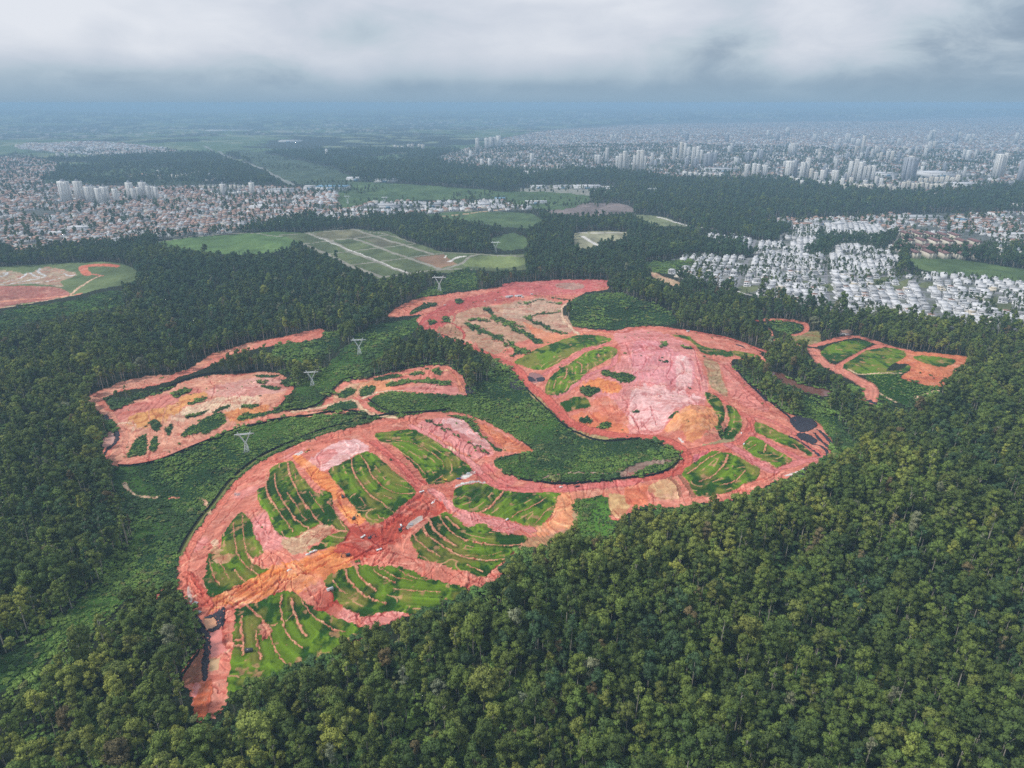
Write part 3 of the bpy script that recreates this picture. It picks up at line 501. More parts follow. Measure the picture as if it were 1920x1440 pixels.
# a bounding circle per feature lets paint() skip most of the work
def paint(x, y):
    """-> colour (n,3), extra height (n,), region id (n,) of ground points"""
    n = len(x); r = np.hypot(x, y)
    wa = np.clip(r / 900, 0.6, 9)
    w1x = vnoise(x / 5 / wa, y / 5 / wa, 31) * 3.0 * wa + vnoise(x / 1.6, y / 1.6, 33) * 1.2
    w1y = vnoise(x / 5 / wa, y / 5 / wa, 32) * 3.0 * wa + vnoise(x / 1.6, y / 1.6, 34) * 1.2
    rid = np.zeros(n, np.int32); dz = np.zeros(n)
    # forest floor near, woods and pasture patches far away
    g = fbm(x / 900 + 7, y / 700, 3, 40); g2 = fbm(x / 260, y / 200, 3, 44)
    f = (sstep(0.10, 0.22, g + 0.35 * g2) * sstep(2600, 5200, r))[:, None]
    col = np.array(FLOOR) * (1 - f) + np.array(S(84, 108, 66)) * f
    f = (sstep(0.22, 0.34, g2) * sstep(4000, 6000, r))[:, None]; col = col * (1 - f) + np.array(S(124, 134, 100)) * f
    # a distant town speckled beyond the haze
    sp_ = vnoise(x / 60, y / 90, 61) + 0.6 * vnoise(x / 23, y / 30, 62)
    f = (sstep(0.18, 0.42, sp_) * sstep(8000, 10500, r) * sstep(-0.12, 0.15, fbm(x / 4000, y / 5000, 2, 66) + 0.35 * sstep(0, 6000, x)))[:, None]
    col = col * (1 - f * 0.8) + np.array(S(170, 165, 160)) * f * 0.8
    lo = fbm(x / 38, y / 38, 3, 50); band = fbm(x / 9, y / 30, 3, 52); fine = fbm(x / 4, y / 4, 3, 55)
    for F in FEAT:
        if F[0] == 'b':
            cx, cy_ = F[1]; R_ = F[3] * 2.2
            m = np.nonzero((np.abs(x - cx) < R_) & (np.abs(y - cy_) < R_) & (rid == EARTH))[0]
            if len(m) == 0: continue
            d = np.hypot(x[m] - cx + w1x[m], y[m] - cy_ + w1y[m]) / F[3]
            k = (F[4] * (1 - sstep(0.7, 1.15, d)))[:, None]; col[m] = col[m] * (1 - k) + np.array(F[2]) * k
            continue
        pts = F[1]; pad = 12 if F[0] == 'p' else F[5] * 2 + 8
        wpd = F[4] * wa.max() * 0 + F[4] * 6
        lo0 = pts.min(0) - pad - wpd; hi0 = pts.max(0) + pad + wpd
        m = np.nonzero((x > lo0[0]) & (x < hi0[0]) & (y > lo0[1]) & (y < hi0[1]))[0]
        if len(m) == 0: continue
        xx = x[m] + w1x[m] * F[4]; yy = y[m] + w1y[m] * F[4]
        if F[0] == 'p':
            _, pts, c, id_, warp, nz = F
            s = m[pip(xx, yy, pts)]
            if len(s) == 0: continue
            if id_ >= PLOT:
                k = sstep(-0.10, 0.22, 0.8 * lo[s] + 0.55 * band[s] + 0.35 * fine[s])[:, None]
                cc = np.array(GRB) * (1 - k) + np.array(GRA) * k
                k2 = sstep(0.05, 0.4, fbm(x[s] / 16 + 5, y[s] / 22, 3, 58))[:, None]; cc = cc * (1 - k2) + np.array(GRT) * k2
                k3 = sstep(0.34, 0.5, fbm(x[s] / 7, y[s] / 7, 3, 59))[:, None] * 0.7; cc = cc * (1 - k3) + np.array(S(196, 146, 108)) * k3
                dz[s] *= 0.3
            elif id_ == SCRUB:
                k = sstep(-0.15, 0.2, lo[s] * 0.8 + fbm(x[s] / 110, y[s] / 90, 2, 57))[:, None]
                cc = (np.array(SCRD) * (1 - k) + np.array(SCR) * k) if c is None else np.array(c) * (0.8 + 0.4 * k)
            else:
                cc = np.array(c)[None, :] * (1 + nz * 1.6 * lo[s] + nz * 1.5 * band[s])[:, None]
                if id_ == FLD:
                    k = fbm(x[s] / 45, y[s] / 70, 4, 75)[:, None]; cc = cc * (1 + .55 * k) + np.array([.02, .008, .0]) * np.maximum(k, 0)
                if id_ == EARTH: 
                    k = sstep(0.12, 0.42, fbm(x[s] / 20 + 9 + w1x[s] * .04, y[s] / 11, 5, 70, .62))[:, None] * 0.30; cc = cc * (1 - k) + np.array(S(236, 180, 158)) * k
                    k = sstep(0.16, 0.42, fbm(x[s] / 26 - 4, y[s] / 12, 5, 72, .62))[:, None] * 0.4; cc = cc * (1 - k) + np.array(DEEP) * k
            col[s] = cc; rid[s] = id_
        else:
            _, pts, c, id_, warp, w, h, mode = F
            w = w / 2 if mode == 'road' else w / 2
            d, al = dpl(xx, yy, pts); t = d / w
            if mode == 'road':
                k = t < 1.15; s = m[k]; tt = t[k]
                if len(s) == 0: continue
                base = np.array(c if c is not None else SALMON)
                trk = 1 + 0.14 * np.cos(tt * 9.0) + 0.10 * vnoise(al[k] / 14, tt * 3, 77)
                e = 1 - 0.28 * np.exp(-((tt - 1.0) / 0.18) ** 2)
                col[s] = base * (trk * e)[:, None]; rid[s] = EARTH
                dz[s] = -0.3 + 0.9 * np.exp(-((tt - 1.0) / 0.2) ** 2) + 0.12 * np.cos(tt * 9)
            elif mode == 'pale':
                s2 = m[(t < 1) & (rid[m] == EARTH)]; col[s2] = np.minimum(col[s2] * np.array([1.22, 1.34, 1.32]), .8); dz[s2] += .35
            elif mode == 'cut':
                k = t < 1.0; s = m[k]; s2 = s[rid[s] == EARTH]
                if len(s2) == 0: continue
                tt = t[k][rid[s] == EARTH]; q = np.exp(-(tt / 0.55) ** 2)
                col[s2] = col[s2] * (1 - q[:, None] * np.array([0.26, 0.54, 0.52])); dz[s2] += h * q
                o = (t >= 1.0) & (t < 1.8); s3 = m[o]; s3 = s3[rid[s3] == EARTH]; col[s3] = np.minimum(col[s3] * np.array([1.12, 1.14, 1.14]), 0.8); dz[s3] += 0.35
            else:
                k = t < 1 if mode != 'bank' else t < (0.75 + 0.9 * (vnoise(al / 5, al * 0, 79) + 0.2))
                s = m[k]
                if len(s) == 0: continue
                if c is not None:
                    cc = np.array(c)[None, :] * (1 + 0.3 * lo[s] + 0.2 * fine[s])[:, None]
                    if mode == 'bank': cc = cc * (1 - 0.35 * sstep(0.0, 0.3, fine[s]))[:, None]
                    col[s] = cc
                if id_ is not None: rid[s] = id_
                if h: dz[s] += h * np.exp(-(t[k]) ** 2)
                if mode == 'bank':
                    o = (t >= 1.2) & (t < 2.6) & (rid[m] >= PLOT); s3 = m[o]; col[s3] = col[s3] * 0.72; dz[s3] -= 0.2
    pl = np.nonzero(rid >= PLOT)[0]
    if len(pl):
        dm = np.full(len(pl), 1e9)
        for b_ in BANKS:
            lo_, hi_ = b_.min(0) - 30, b_.max(0) + 30
            k = np.nonzero((x[pl] > lo_[0]) & (x[pl] < hi_[0]) & (y[pl] > lo_[1]) & (y[pl] < hi_[1]))[0]
            if len(k): dm[k] = np.minimum(dm[k], dpl(x[pl[k]], y[pl[k]], b_)[0])
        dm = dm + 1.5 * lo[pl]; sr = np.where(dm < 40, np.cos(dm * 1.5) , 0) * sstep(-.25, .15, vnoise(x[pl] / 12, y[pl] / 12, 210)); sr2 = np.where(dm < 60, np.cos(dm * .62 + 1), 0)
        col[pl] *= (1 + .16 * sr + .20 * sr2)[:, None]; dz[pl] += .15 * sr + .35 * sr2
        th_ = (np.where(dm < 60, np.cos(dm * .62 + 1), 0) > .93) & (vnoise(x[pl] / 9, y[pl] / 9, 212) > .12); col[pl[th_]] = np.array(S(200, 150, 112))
    ec = np.nonzero((rid == CITY) & (np.abs(x - EC[0]) < 900) & (np.abs(y - EC[1]) < 1200) & (r < 2600))[0]
    if len(ec):
        ec = ec[pip(x[ec], y[ec], EST)]; ea, eb = est_ab(x[ec], y[ec]); ph = np.mod(eb, 58.0)
        stt = (ph > 44) & (ph < 54); cr_ = np.mod(ea, 190) < 9; k = stt | cr_; col[ec[k]] = np.array(S(138, 138, 142))
        col[ec[~k]] = col[ec[~k]] * (1 + .6 * vnoise(x[ec[~k]] / 8, y[ec[~k]] / 8, 214))[:, None]
    e = rid == EARTH
    # stepped benches and rough spoil on open soil
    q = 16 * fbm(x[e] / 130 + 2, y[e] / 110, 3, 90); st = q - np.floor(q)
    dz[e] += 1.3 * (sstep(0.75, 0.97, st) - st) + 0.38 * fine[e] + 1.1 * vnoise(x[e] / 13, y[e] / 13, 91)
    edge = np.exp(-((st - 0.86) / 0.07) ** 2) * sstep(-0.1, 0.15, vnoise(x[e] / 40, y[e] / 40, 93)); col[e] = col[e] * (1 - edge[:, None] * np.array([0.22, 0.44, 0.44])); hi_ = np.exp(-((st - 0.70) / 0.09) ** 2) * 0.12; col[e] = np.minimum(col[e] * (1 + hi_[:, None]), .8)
    col[e] *= (1 + .30 * fine[e])[:, None] ** np.array([.7, 1.25, 1.25]); rut = np.abs(fbm(x[e] / 34 + 4, y[e] / 16, 4, 97, .6)); rk = np.exp(-(rut / 0.022) ** 2) * sstep(-.1, .2, vnoise(x[e] / 60, y[e] / 60, 98)); col[e] = col[e] * (1 - rk[:, None] * np.array([.16, .30, .30])); dz[e] -= .35 * rk
    pl = rid >= PLOT; dz[pl] += 0.3 * fine[pl] + 0.8 * band[pl]
    md = np.hypot((x - MC[0]) / MR[0], (y - MC[1]) / MR[1])
    dz += np.where(md < 1.05, 13 * np.maximum(1 - md ** 2 * 0.95, 0) ** 0.8 + 3.4 * fbm(x / 6, y / 9, 4, 95) * np.clip(1.05 - md, 0, .3) * 3, 0)
    pd = rid == POND; dz[pd] = -0.8
    return np.clip(col, 0.004, 0.85), dz, rid
def ground_z(x, y):
    x = np.atleast_1d(np.asarray(x, float)); y = np.atleast_1d(np.asarray(y, float))
    return TB(x, y) + paint(x, y)[1]
# ---------------------------------------------------------------- materials
def mat(name, col=None, rough=0.9, spec=0.2):
    m = bpy.data.materials.new(name); m.use_nodes = True; nt = m.node_tree
    b = nt.nodes['Principled BSDF']; b.inputs['Roughness'].default_value = rough; b.inputs['Specular IOR Level'].default_value = spec
    if col is not None: b.inputs['Base Color'].default_value = (*col, 1)
    return m, nt, b
def obj_coord(nt):
    return nd(nt, 'ShaderNodeTexCoord').outputs['Object']
def terrain_mat(name, scales, amp, bump, bscale, gloss=0.95):
    m, nt, b = mat(name, rough=gloss, spec=0.15)
    at = nd(nt, 'ShaderNodeAttribute'); at.attribute_name = 'Col'; oc = obj_coord(nt)
    c = at.outputs[0]
    for s, a in zip(scales, amp):
        n = noise_n(nt, oc, s, 4, 0.6)
        v = math_n(nt, 'ADD', math_n(nt, 'MULTIPLY', n, a * 2.4), 1 - a * 1.2)
        vm = nd(nt, 'ShaderNodeVectorMath', operation='SCALE'); nt.links.new(c, vm.inputs[0]); nt.links.new(v, vm.inputs['Scale']); c = vm.outputs[0]
    nt.links.new(c, b.inputs['Base Color'])
    bp = nd(nt, 'ShaderNodeBump'); bp.inputs['Strength'].default_value = bump; bp.inputs['Distance'].default_value = 1.0
    nt.links.new(noise_n(nt, oc, bscale, 4, 0.6), bp.inputs['Height']); nt.links.new(bp.outputs[0], b.inputs['Normal'])
    return m
M_LAND = terrain_mat('land', (0.01, 0.08), (0.25, 0.4), 0.6, 0.3)
M_SOIL = terrain_mat('soil', (0.05, 0.22, 0.8), (0.20, 0.30, 0.30), 1.0, 0.5, 0.9)
M_GRASS = terrain_mat('turf', (0.08, 0.5, 1.6), (0.22, 0.25, 0.3), 0.7, 1.2)
M_POND, nt, b = mat('silty_water', rough=0.12, spec=0.5)
at = nd(nt, 'ShaderNodeAttribute'); at.attribute_name = 'Col'; nt.links.new(at.outputs[0], b.inputs['Base Color'])

# ---------------------------------------------------------------- the land as one sheet of cells, split by cover
def build_land():
    FA = 43.0
    th = np.concatenate([np.arange(-180, -FA, 3.0), np.arange(-FA, FA, 0.058), np.arange(FA, 180.01, 3.0)])
    th[-1] = 180.0
    py = np.concatenate([np.linspace(203.2, 215, 22)[:-1], np.linspace(215, 1480, 1180)])
    dy = (CY - py) / FPX; rr = CH * (cp + dy * spn) / (spn - dy * cp)
    rr = np.concatenate([[40000.0], rr[rr < 39500], [240, 200, 150, 90, 30, 0.5]])
    nr, nt_ = len(rr), len(th)
    Rr, Th = np.meshgrid(rr, np.radians(th), indexing='ij')
    X = (Rr * np.sin(Th)).ravel(); Y = (Rr * np.cos(Th)).ravel()
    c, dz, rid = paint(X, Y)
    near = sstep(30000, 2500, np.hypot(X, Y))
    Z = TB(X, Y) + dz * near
    V = np.c_[X, Y, Z].astype(np.float32)
    i = np.arange(nr - 1)[:, None] * nt_ + np.arange(nt_ - 1)[None, :]
    F = np.stack([i, i + 1, i + 1 + nt_, i + nt_], -1).reshape(-1, 4)
    fr = rid[F[:, 0]]
    return V, F, fr, c.astype(np.float32)
V, F, fr, VC = build_land()
def region(name, mask, material, kind='structure', label=None, cat=None):
    f = F[mask]
    if len(f) == 0: return None
    u, inv = np.unique(f, return_inverse=True)
    me = mesh_np(name, V[u], inv.reshape(f.shape)[:, ::-1], (material,), smooth=True)
    a = me.color_attributes.new('Col', 'FLOAT_COLOR', 'POINT')
    a.data.foreach_set('color', np.c_[VC[u], np.ones(len(u), np.float32)].astype(np.float32).ravel())
    o = new_obj(name, me); return tag(o, label, cat, kind=kind)
region('ground', (fr == GROUND), M_LAND)
region('meadow', fr == SCRUB, M_GRASS)
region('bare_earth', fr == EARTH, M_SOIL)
region('pond', fr == POND, M_POND)
region('road', fr == ROAD, M_LAND)
region('field', fr == FLD, M_GRASS)
region('city_ground', fr == CITY, M_LAND)
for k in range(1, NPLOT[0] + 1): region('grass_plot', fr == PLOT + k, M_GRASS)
del V, F, VC

# ---------------------------------------------------------------- trees
def leafy(rng, centres, radii, leaves, lsize, core=True, squash=0.85):
    """clumps of foliage: knobbly cores dressed with small leaf sprays, as one vertex/face array of quads"""
    vs, fs, n = [], [], 0
    for c, r in zip(centres, radii):
        if core:
            nu, nv = 8, 5
            uu = np.linspace(0, 2 * np.pi, nu, endpoint=False); vv = np.linspace(0.25, np.pi - 0.25, nv)
            U, W = np.meshgrid(uu, vv); d = np.c_[(np.sin(W) * np.cos(U)).ravel(), (np.sin(W) * np.sin(U)).ravel(), np.cos(W).ravel()]
            q = c + d * (r * 0.82 * (0.72 + 0.5 * rng.random(len(d)))[:, None]) * np.array([1, 1, squash]); vs.append(q)
            for j in range(nv - 1):
                for i in range(nu):
                    fs.append((n + j * nu + i, n + j * nu + (i + 1) % nu, n + (j + 1) * nu + (i + 1) % nu, n + (j + 1) * nu + i)[::-1])
            n += len(q)
        m = int(leaves * r * r / 2.2)
        d = rng.normal(size=(m, 3)); d /= np.linalg.norm(d, axis=1)[:, None]; d[:, 2] = np.where(d[:, 2] < -0.3, -d[:, 2], d[:, 2])
        pc = c + d * (r * (0.75 + 0.42 * rng.random(m)))[:, None] * np.array([1, 1, squash])
        nrm = d + rng.normal(size=(m, 3)) * 0.55; nrm /= np.linalg.norm(nrm, axis=1)[:, None]
        t = np.cross(nrm, rng.normal(size=(m, 3))); t /= np.linalg.norm(t, axis=1)[:, None]; b_ = np.cross(nrm, t)
        s = (lsize * (0.6 + 0.8 * rng.random(m)))[:, None]
        q = np.stack([pc - t * s, pc - b_ * s * .7, pc + t * s, pc + b_ * s * .7], 1).reshape(-1, 3); vs.append(q)
        fs.extend((np.arange(m)[:, None] * 4 + np.arange(4)[None, :] + n).tolist()); n += 4 * m
    return np.vstack(vs), np.array(fs)
def tube(pts, rad, n=6):
    pts = np.asarray(pts, float); vs, fs = [], []
    for i, p in enumerate(pts):
        t = pts[min(i + 1, len(pts) - 1)] - pts[max(i - 1, 0)]; t /= np.linalg.norm(t) + 1e-9
        a = np.cross(t, (0.3, 1, 0.1)); a /= np.linalg.norm(a); b_ = np.cross(t, a)
        for k in range(n):
            w = 2 * np.pi * k / n; vs.append(p + (a * math.cos(w) + b_ * math.sin(w)) * rad[i])
    for i in range(len(pts) - 1):
        for k in range(n): fs.append((i * n + k, i * n + (k + 1) % n, (i + 1) * n + (k + 1) % n, (i + 1) * n + k))
    return np.array(vs), np.array(fs)
def join(parts):
    vs, fs, n = [], [], 0
    for v, f in parts: vs.append(v); fs.append(np.asarray(f) + n); n += len(v)
    return np.vstack(vs), np.vstack(fs)
def tree_arrays(seed, kind):
    rng = np.random.default_rng(seed)
    if kind == 'tall': H, rx, z0, nb, br = 20, 3.1, 0.48, 14, (1.1, 2.1)
    elif kind == 'broad': H, rx, z0, nb, br = 17, 4.6, 0.42, 22, (1.3, 2.3)
    elif kind == 'slim': H, rx, z0, nb, br = 21, 1.9, 0.55, 10, (0.8, 1.4)
    elif kind == 'round': H, rx, z0, nb, br = 15, 3.5, 0.38, 16, (1.2, 2.0)
    zc = H * (z0 + 1) / 2; rz = H * (1 - z0) / 2
    cs, rs = [], []
    for i in range(nb):
        w = rng.random() * 2 * np.pi; hgt = (i + rng.random()) / nb * 2 - 0.95
        rad = rx * math.sqrt(max(0.05, 1 - max(hgt, -0.6) ** 2)) * (0.45 + 0.6 * rng.random()) * (1 if hgt > -.3 else .8)
        cs.append((rad * math.cos(w), rad * math.sin(w), zc + hgt * rz * 0.92)); rs.append(br[0] + (br[1] - br[0]) * rng.random())
    cs = np.array(cs); cr = leafy(rng, cs, rs, 40, 0.36)
    lean = rng.normal(size=2) * 0.5
    top = zc + rz * 0.4
    tp = [tube([(0, 0, -1.0), (lean[0] * .2, lean[1] * .2, H * .3), (lean[0] * .6, lean[1] * .6, H * .6), (*lean, top)], [0.30, 0.22, 0.15, 0.06])]
    for k in rng.choice(nb, 5, replace=False):
        zb = max(H * .35, cs[k][2] - 3.2); tp.append(tube([(lean[0] * .4, lean[1] * .4, zb), (cs[k] + (lean[0] * .4, lean[1] * .4, zb)) / 2 + (0, 0, .3), cs[k]], [0.12, 0.09, 0.04], 4))
    return cr, join(tp), H
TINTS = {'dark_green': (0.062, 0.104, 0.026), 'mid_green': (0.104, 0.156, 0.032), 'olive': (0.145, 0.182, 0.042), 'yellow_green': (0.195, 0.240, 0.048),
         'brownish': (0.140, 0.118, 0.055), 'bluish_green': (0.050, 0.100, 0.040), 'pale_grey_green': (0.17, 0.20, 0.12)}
TN = list(TINTS)
def leaf_mat(name, col):
    m, nt, b = mat(name, rough=0.75, spec=0.25)
    oc = obj_coord(nt); oi = nd(nt, 'ShaderNodeObjectInfo')
    n = noise_n(nt, oc, 0.7, 3, 0.6)
    v = math_n(nt, 'ADD', math_n(nt, 'MULTIPLY', n, 1.3), 0.36)
    v = math_n(nt, 'MULTIPLY', v, math_n(nt, 'ADD', math_n(nt, 'MULTIPLY', oi.outputs['Random'], 0.6), 0.7))
    wn = nd(nt, 'ShaderNodeTexWhiteNoise'); wn.noise_dimensions = '1D'; nt.links.new(oi.outputs['Random'], wn.inputs['W'])
    c = mix_n(nt, math_n(nt, 'MULTIPLY', wn.outputs[0], 0.45), col, (col[0] * 1.35, col[1] * 1.02, col[2] * 0.8))
    vm = nd(nt, 'ShaderNodeVectorMath', operation='SCALE'); nt.links.new(c, vm.inputs[0]); nt.links.new(v, vm.inputs['Scale'])
    nt.links.new(vm.outputs[0], b.inputs['Base Color'])
    b.inputs['Subsurface Weight'].default_value = 0.0
    return m
LM = {k: leaf_mat('leaves_' + k, v) for k, v in TINTS.items()}
M_BARK, nt, b = mat('bark', rough=0.9); oc = obj_coord(nt)
nt.links.new(ramp_n(nt, noise_n(nt, oc, 0.6, 3), [(0.3, (0.20, 0.17, 0.13)), (0.7, (0.55, 0.51, 0.44))]), b.inputs['Base Color'])
KINDS_T = [('tall', 5), ('broad', 3), ('slim', 2), ('round', 3)]
TREES = []                                     # (kind, crown mesh, trunk mesh, height, reach)
for kd, cnt in KINDS_T:
    for i in range(cnt):
        cr, tr, H = tree_arrays(100 + len(TREES) * 7, kd)
        cm = mesh_np('crown_' + kd, cr[0], cr[1], (LM['mid_green'],)); tm = mesh_np('trunk_' + kd, tr[0], tr[1], (M_BARK,))
        TREES.append((kd, cm, tm, H, cr, tr))
NV = len(TREES)
def inst_cloud(name, variants, pts, vi, rot, scl, **tags):
    """one object that sets one copy of a variant on each of its points"""
    src = bpy.data.collections.new(name + '_variants')
    for i, me in enumerate(variants):
        o = bpy.data.objects.new('%s_kind_%03d' % (name, i), me); src.objects.link(o)
    me = bpy.data.meshes.new(name); me.vertices.add(len(pts)); me.vertices.foreach_set('co', np.asarray(pts, np.float32).ravel())
    a = me.attributes.new('vi', 'INT', 'POINT'); a.data.foreach_set('value', np.asarray(vi, np.int32))
    a = me.attributes.new('rz', 'FLOAT_VECTOR', 'POINT'); a.data.foreach_set('vector', np.c_[np.zeros(len(rot)), np.zeros(len(rot)), rot].astype(np.float32).ravel())
    a = me.attributes.new('sc', 'FLOAT_VECTOR', 'POINT'); a.data.foreach_set('vector', np.asarray(scl, np.float32).ravel())
    ob = new_obj(name, me); tag(ob, kind='stuff', **tags)
    ng = bpy.data.node_groups.new(name, 'GeometryNodeTree')
    ng.interface.new_socket('Geometry', in_out='INPUT', socket_type='NodeSocketGeometry'); ng.interface.new_socket('Geometry', in_out='OUTPUT', socket_type='NodeSocketGeometry')
    gi = ng.nodes.new('NodeGroupInput'); go = ng.nodes.new('NodeGroupOutput')
    ip = ng.nodes.new('GeometryNodeInstanceOnPoints'); ci = ng.nodes.new('GeometryNodeCollectionInfo')
    ci.inputs['Collection'].default_value = src; ci.inputs['Separate Children'].default_value = True; ci.inputs['Reset Children'].default_value = True
    ip.inputs['Pick Instance'].default_value = True
    for nm, ty, sock in (('vi', 'INT', 'Instance Index'), ('rz', 'FLOAT_VECTOR', 'Rotation'), ('sc', 'FLOAT_VECTOR', 'Scale')):
        na = ng.nodes.new('GeometryNodeInputNamedAttribute'); na.data_type = ty; na.inputs['Name'].default_value = nm
        ng.links.new(next(s for s in na.outputs if s.name == 'Attribute' and s.enabled), ip.inputs[sock])
    ng.links.new(gi.outputs[0], ip.inputs['Points']); ng.links.new(ci.outputs[0], ip.inputs['Instance']); ng.links.new(ip.outputs[0], go.inputs[0])
    md = ob.modifiers.new('place', 'NODES'); md.node_group = ng
    return ob

def scatter(r0, r1, sp, half=44.0):
    if r1 <= 1250 and half > 43: half = 58.0
    elif r1 <= 2300 and half > 43: half = 50.0
    t = math.tan(R(half)); xs = np.arange(-r1, r1, sp); ys = np.arange(0, r1, sp)
    X, Y = np.meshgrid(xs, ys); X = X.ravel(); Y = Y.ravel()
    X = X + (RNG.random(len(X)) - .5) * sp * .95; Y = Y + (RNG.random(len(Y)) - .5) * sp * .95
    r = np.hypot(X, Y); m = (r >= r0) & (r < r1) & (np.abs(X) < Y * math.tan(R(half)) + 30)
    return X[m], Y[m]
def rid_at(x, y): return paint(x, y)[2]
TX, TY, TS = [], [], []
for r0, r1, sp, s in ((225, 620, 7.4, 1.22), (620, 1250, 8.0, 1.16), (1250, 2300, 9.6, 1.22), (2300, 5600, 15, 1.5)):
    x, y = scatter(r0, r1, sp)
    sc = s * (0.58 + 0.66 * RNG.random(len(x)) ** 1.2)
    sc = np.where(RNG.random(len(x)) < .05, sc * 1.35, sc)
    keep = rid_at(x, y) == GROUND
    x, y, sc = x[keep], y[keep], sc[keep]
    hh = 18 * sc
    for fr_ in (0.95, 0.72, 0.5, 0.25):
        q = CH / (CH - hh * fr_); rq = rid_at(x * q, y * q)
        bad = ((rq == EARTH) | (rq >= PLOT) | (rq == POND) | (rq == ROAD)) & (RNG.random(len(x)) < .97) | (((rq == SCRUB) | (rq == FLD)) & (RNG.random(len(x)) < (0.75 if fr_ > .7 else 0.9)))
        x, y, sc, hh = x[~bad], y[~bad], sc[~bad], hh[~bad]
    if r1 > 2000:
        g = fbm(x / 900 + 7, y / 700, 3, 40); g2 = fbm(x / 260, y / 200, 3, 44)
        k = ~((sstep(0.10, 0.22, g + 0.35 * g2) * sstep(2600, 5200, np.hypot(x, y))) > RNG.random(len(x)))
        x, y, sc = x[k], y[k], sc[k]
    # glades and thin stands on the left slopes
    if r1 <= 1250:
        gl = fbm(x / 45, y / 45, 3, 120); k = ~((gl > np.where(x < -.3 * y, .12, .30)) & (RNG.random(len(x)) < 0.5)); x, y, sc = x[k], y[k], sc[k]
    TX.append(x); TY.append(y); TS.append(sc)
TX = np.concatenate(TX); TY = np.concatenate(TY); TS = np.concatenate(TS)
# trees here and there on city ground and in the scrub
cx_, cy_, cs_ = [], [], []
for r0, r1, sp, pr in ((1000, 2300, 10, .5), (2300, 6500, 28, .6)):
    x, y = scatter(r0, r1, sp); rd = rid_at(x, y); k = (rd == CITY) & (fbm(x / 90, y / 90, 2, 130) + 0.3 * RNG.random(len(x)) > (0.24 if r1 < 3000 else 0.07))
    cx_.append(x[k]); cy_.append(y[k]); cs_.append(np.full(k.sum(), .55 if r1 < 3000 else 1.0) * (.7 + .6 * RNG.random(k.sum())))
x, y = scatter(2000, 6000, 30); rd = rid_at(x, y); k = (rd == FLD) & (fbm(x / 160, y / 120, 2, 131) > .12) & (y > 2400); cx_.append(x[k]); cy_.append(y[k]); cs_.append(np.full(k.sum(), 1.0))
x, y = scatter(300, 1600, 26); rd = rid_at(x, y); k = (rd == SCRUB) & (RNG.random(len(x)) < .05); cx_.append(x[k]); cy_.append(y[k]); cs_.append(np.full(k.sum(), .45))
CXX = np.concatenate(cx_); CYY = np.concatenate(cy_); CSS = np.concatenate(cs_)

def tree_traits(x, y, n):
    """shape and leaf colour of each tree; far colours include cloud shadow and haze"""
    ga = fbm(x / 160, y / 160, 2, 140); gb = fbm(x / 60 + 4, y / 60, 2, 141); u = RNG.random(n); v = RNG.random(n)
    left = x < -0.35 * y
    vi = np.where(u < 0.52, RNG.integers(0, 5, n), np.where(u < 0.66, RNG.integers(5, 8, n), np.where(u < 0.84, RNG.integers(8, 10, n), RNG.integers(10, 13, n))))
    vi = np.where(left & (v < .25), RNG.integers(5, 8, n), np.where(left & (v > .75), RNG.integers(8, 10, n), vi))
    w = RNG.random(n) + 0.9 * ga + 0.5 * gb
    w = w - .75 * sstep(900, 1700, np.hypot(x, y)); ti = np.select([w < -0.08, w < 0.26, w < 0.60, w < 0.88, w < 1.0], [5, 0, 1, 1, 2], 3)  # cloud shadow and haze put into the leaf colour of far trees
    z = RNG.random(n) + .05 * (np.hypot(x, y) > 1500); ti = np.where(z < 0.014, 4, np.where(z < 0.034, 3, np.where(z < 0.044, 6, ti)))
    return vi, ti
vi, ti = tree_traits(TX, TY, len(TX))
pz = TB(TX, TY)
# visible size decides which stand as trees of their own
dxy = np.abs(TX / TY); depth = TY * cp + (CH - pz) * spn
vpx = CY - FPX * ((pz + 12 * TS - CH) * cp + TY * spn) / depth; upx = CX + FPX * TX / depth
inview = (upx > -15) & (upx < 1935) & (vpx < 1462) & (vpx > 200)
order = np.argsort(np.where(inview, depth / TS ** .3, 1e9))
NEAR = order[:300]
isn = np.zeros(len(TX), bool); isn[NEAR] = True
tvar = []
for k in TN:
    for t in TREES:
        v, f = join([t[4], t[5]]); mi = np.r_[np.zeros(len(t[4][1]), int), np.ones(len(t[5][1]), int)]
        tvar.append(mesh_np('tree_' + k, v, f, (LM[k], M_BARK), mi=mi))
rest = ~isn
X = np.r_[TX[rest], CXX]; Y = np.r_[TY[rest], CYY]; Sx = np.r_[TS[rest], CSS]
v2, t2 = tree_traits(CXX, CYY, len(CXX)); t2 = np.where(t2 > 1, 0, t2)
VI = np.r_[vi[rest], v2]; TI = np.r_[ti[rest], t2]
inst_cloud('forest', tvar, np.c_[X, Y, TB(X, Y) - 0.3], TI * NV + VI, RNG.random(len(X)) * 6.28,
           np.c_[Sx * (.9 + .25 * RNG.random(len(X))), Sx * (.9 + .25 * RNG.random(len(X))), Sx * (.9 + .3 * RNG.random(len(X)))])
TCN = {0: 'dark green', 1: 'mid green', 2: 'olive green', 3: 'bright yellow-green', 4: 'rusty brown', 5: 'bluish green', 6: 'pale grey-green'}
KW = {'tall': 'oval-crowned eucalyptus', 'broad': 'broad spreading tree', 'slim': 'slim column-shaped eucalyptus', 'round': 'low round-crowned tree'}
def where_px(u, v):
    h = ['far left', 'left', 'below muddy channel', 'centre left', 'just left of centre', 'centre', 'just right of centre', 'centre right', 'right', 'far right']
    k = min(9, max(0, int(u / 192))); r = 'bottom row,' if v > 1405 else ('second row up,' if v > 1375 else 'third row up,')
    return r + ' ' + h[k]
used = {}
nt_list = sorted(NEAR, key=lambda i: -vpx[i])
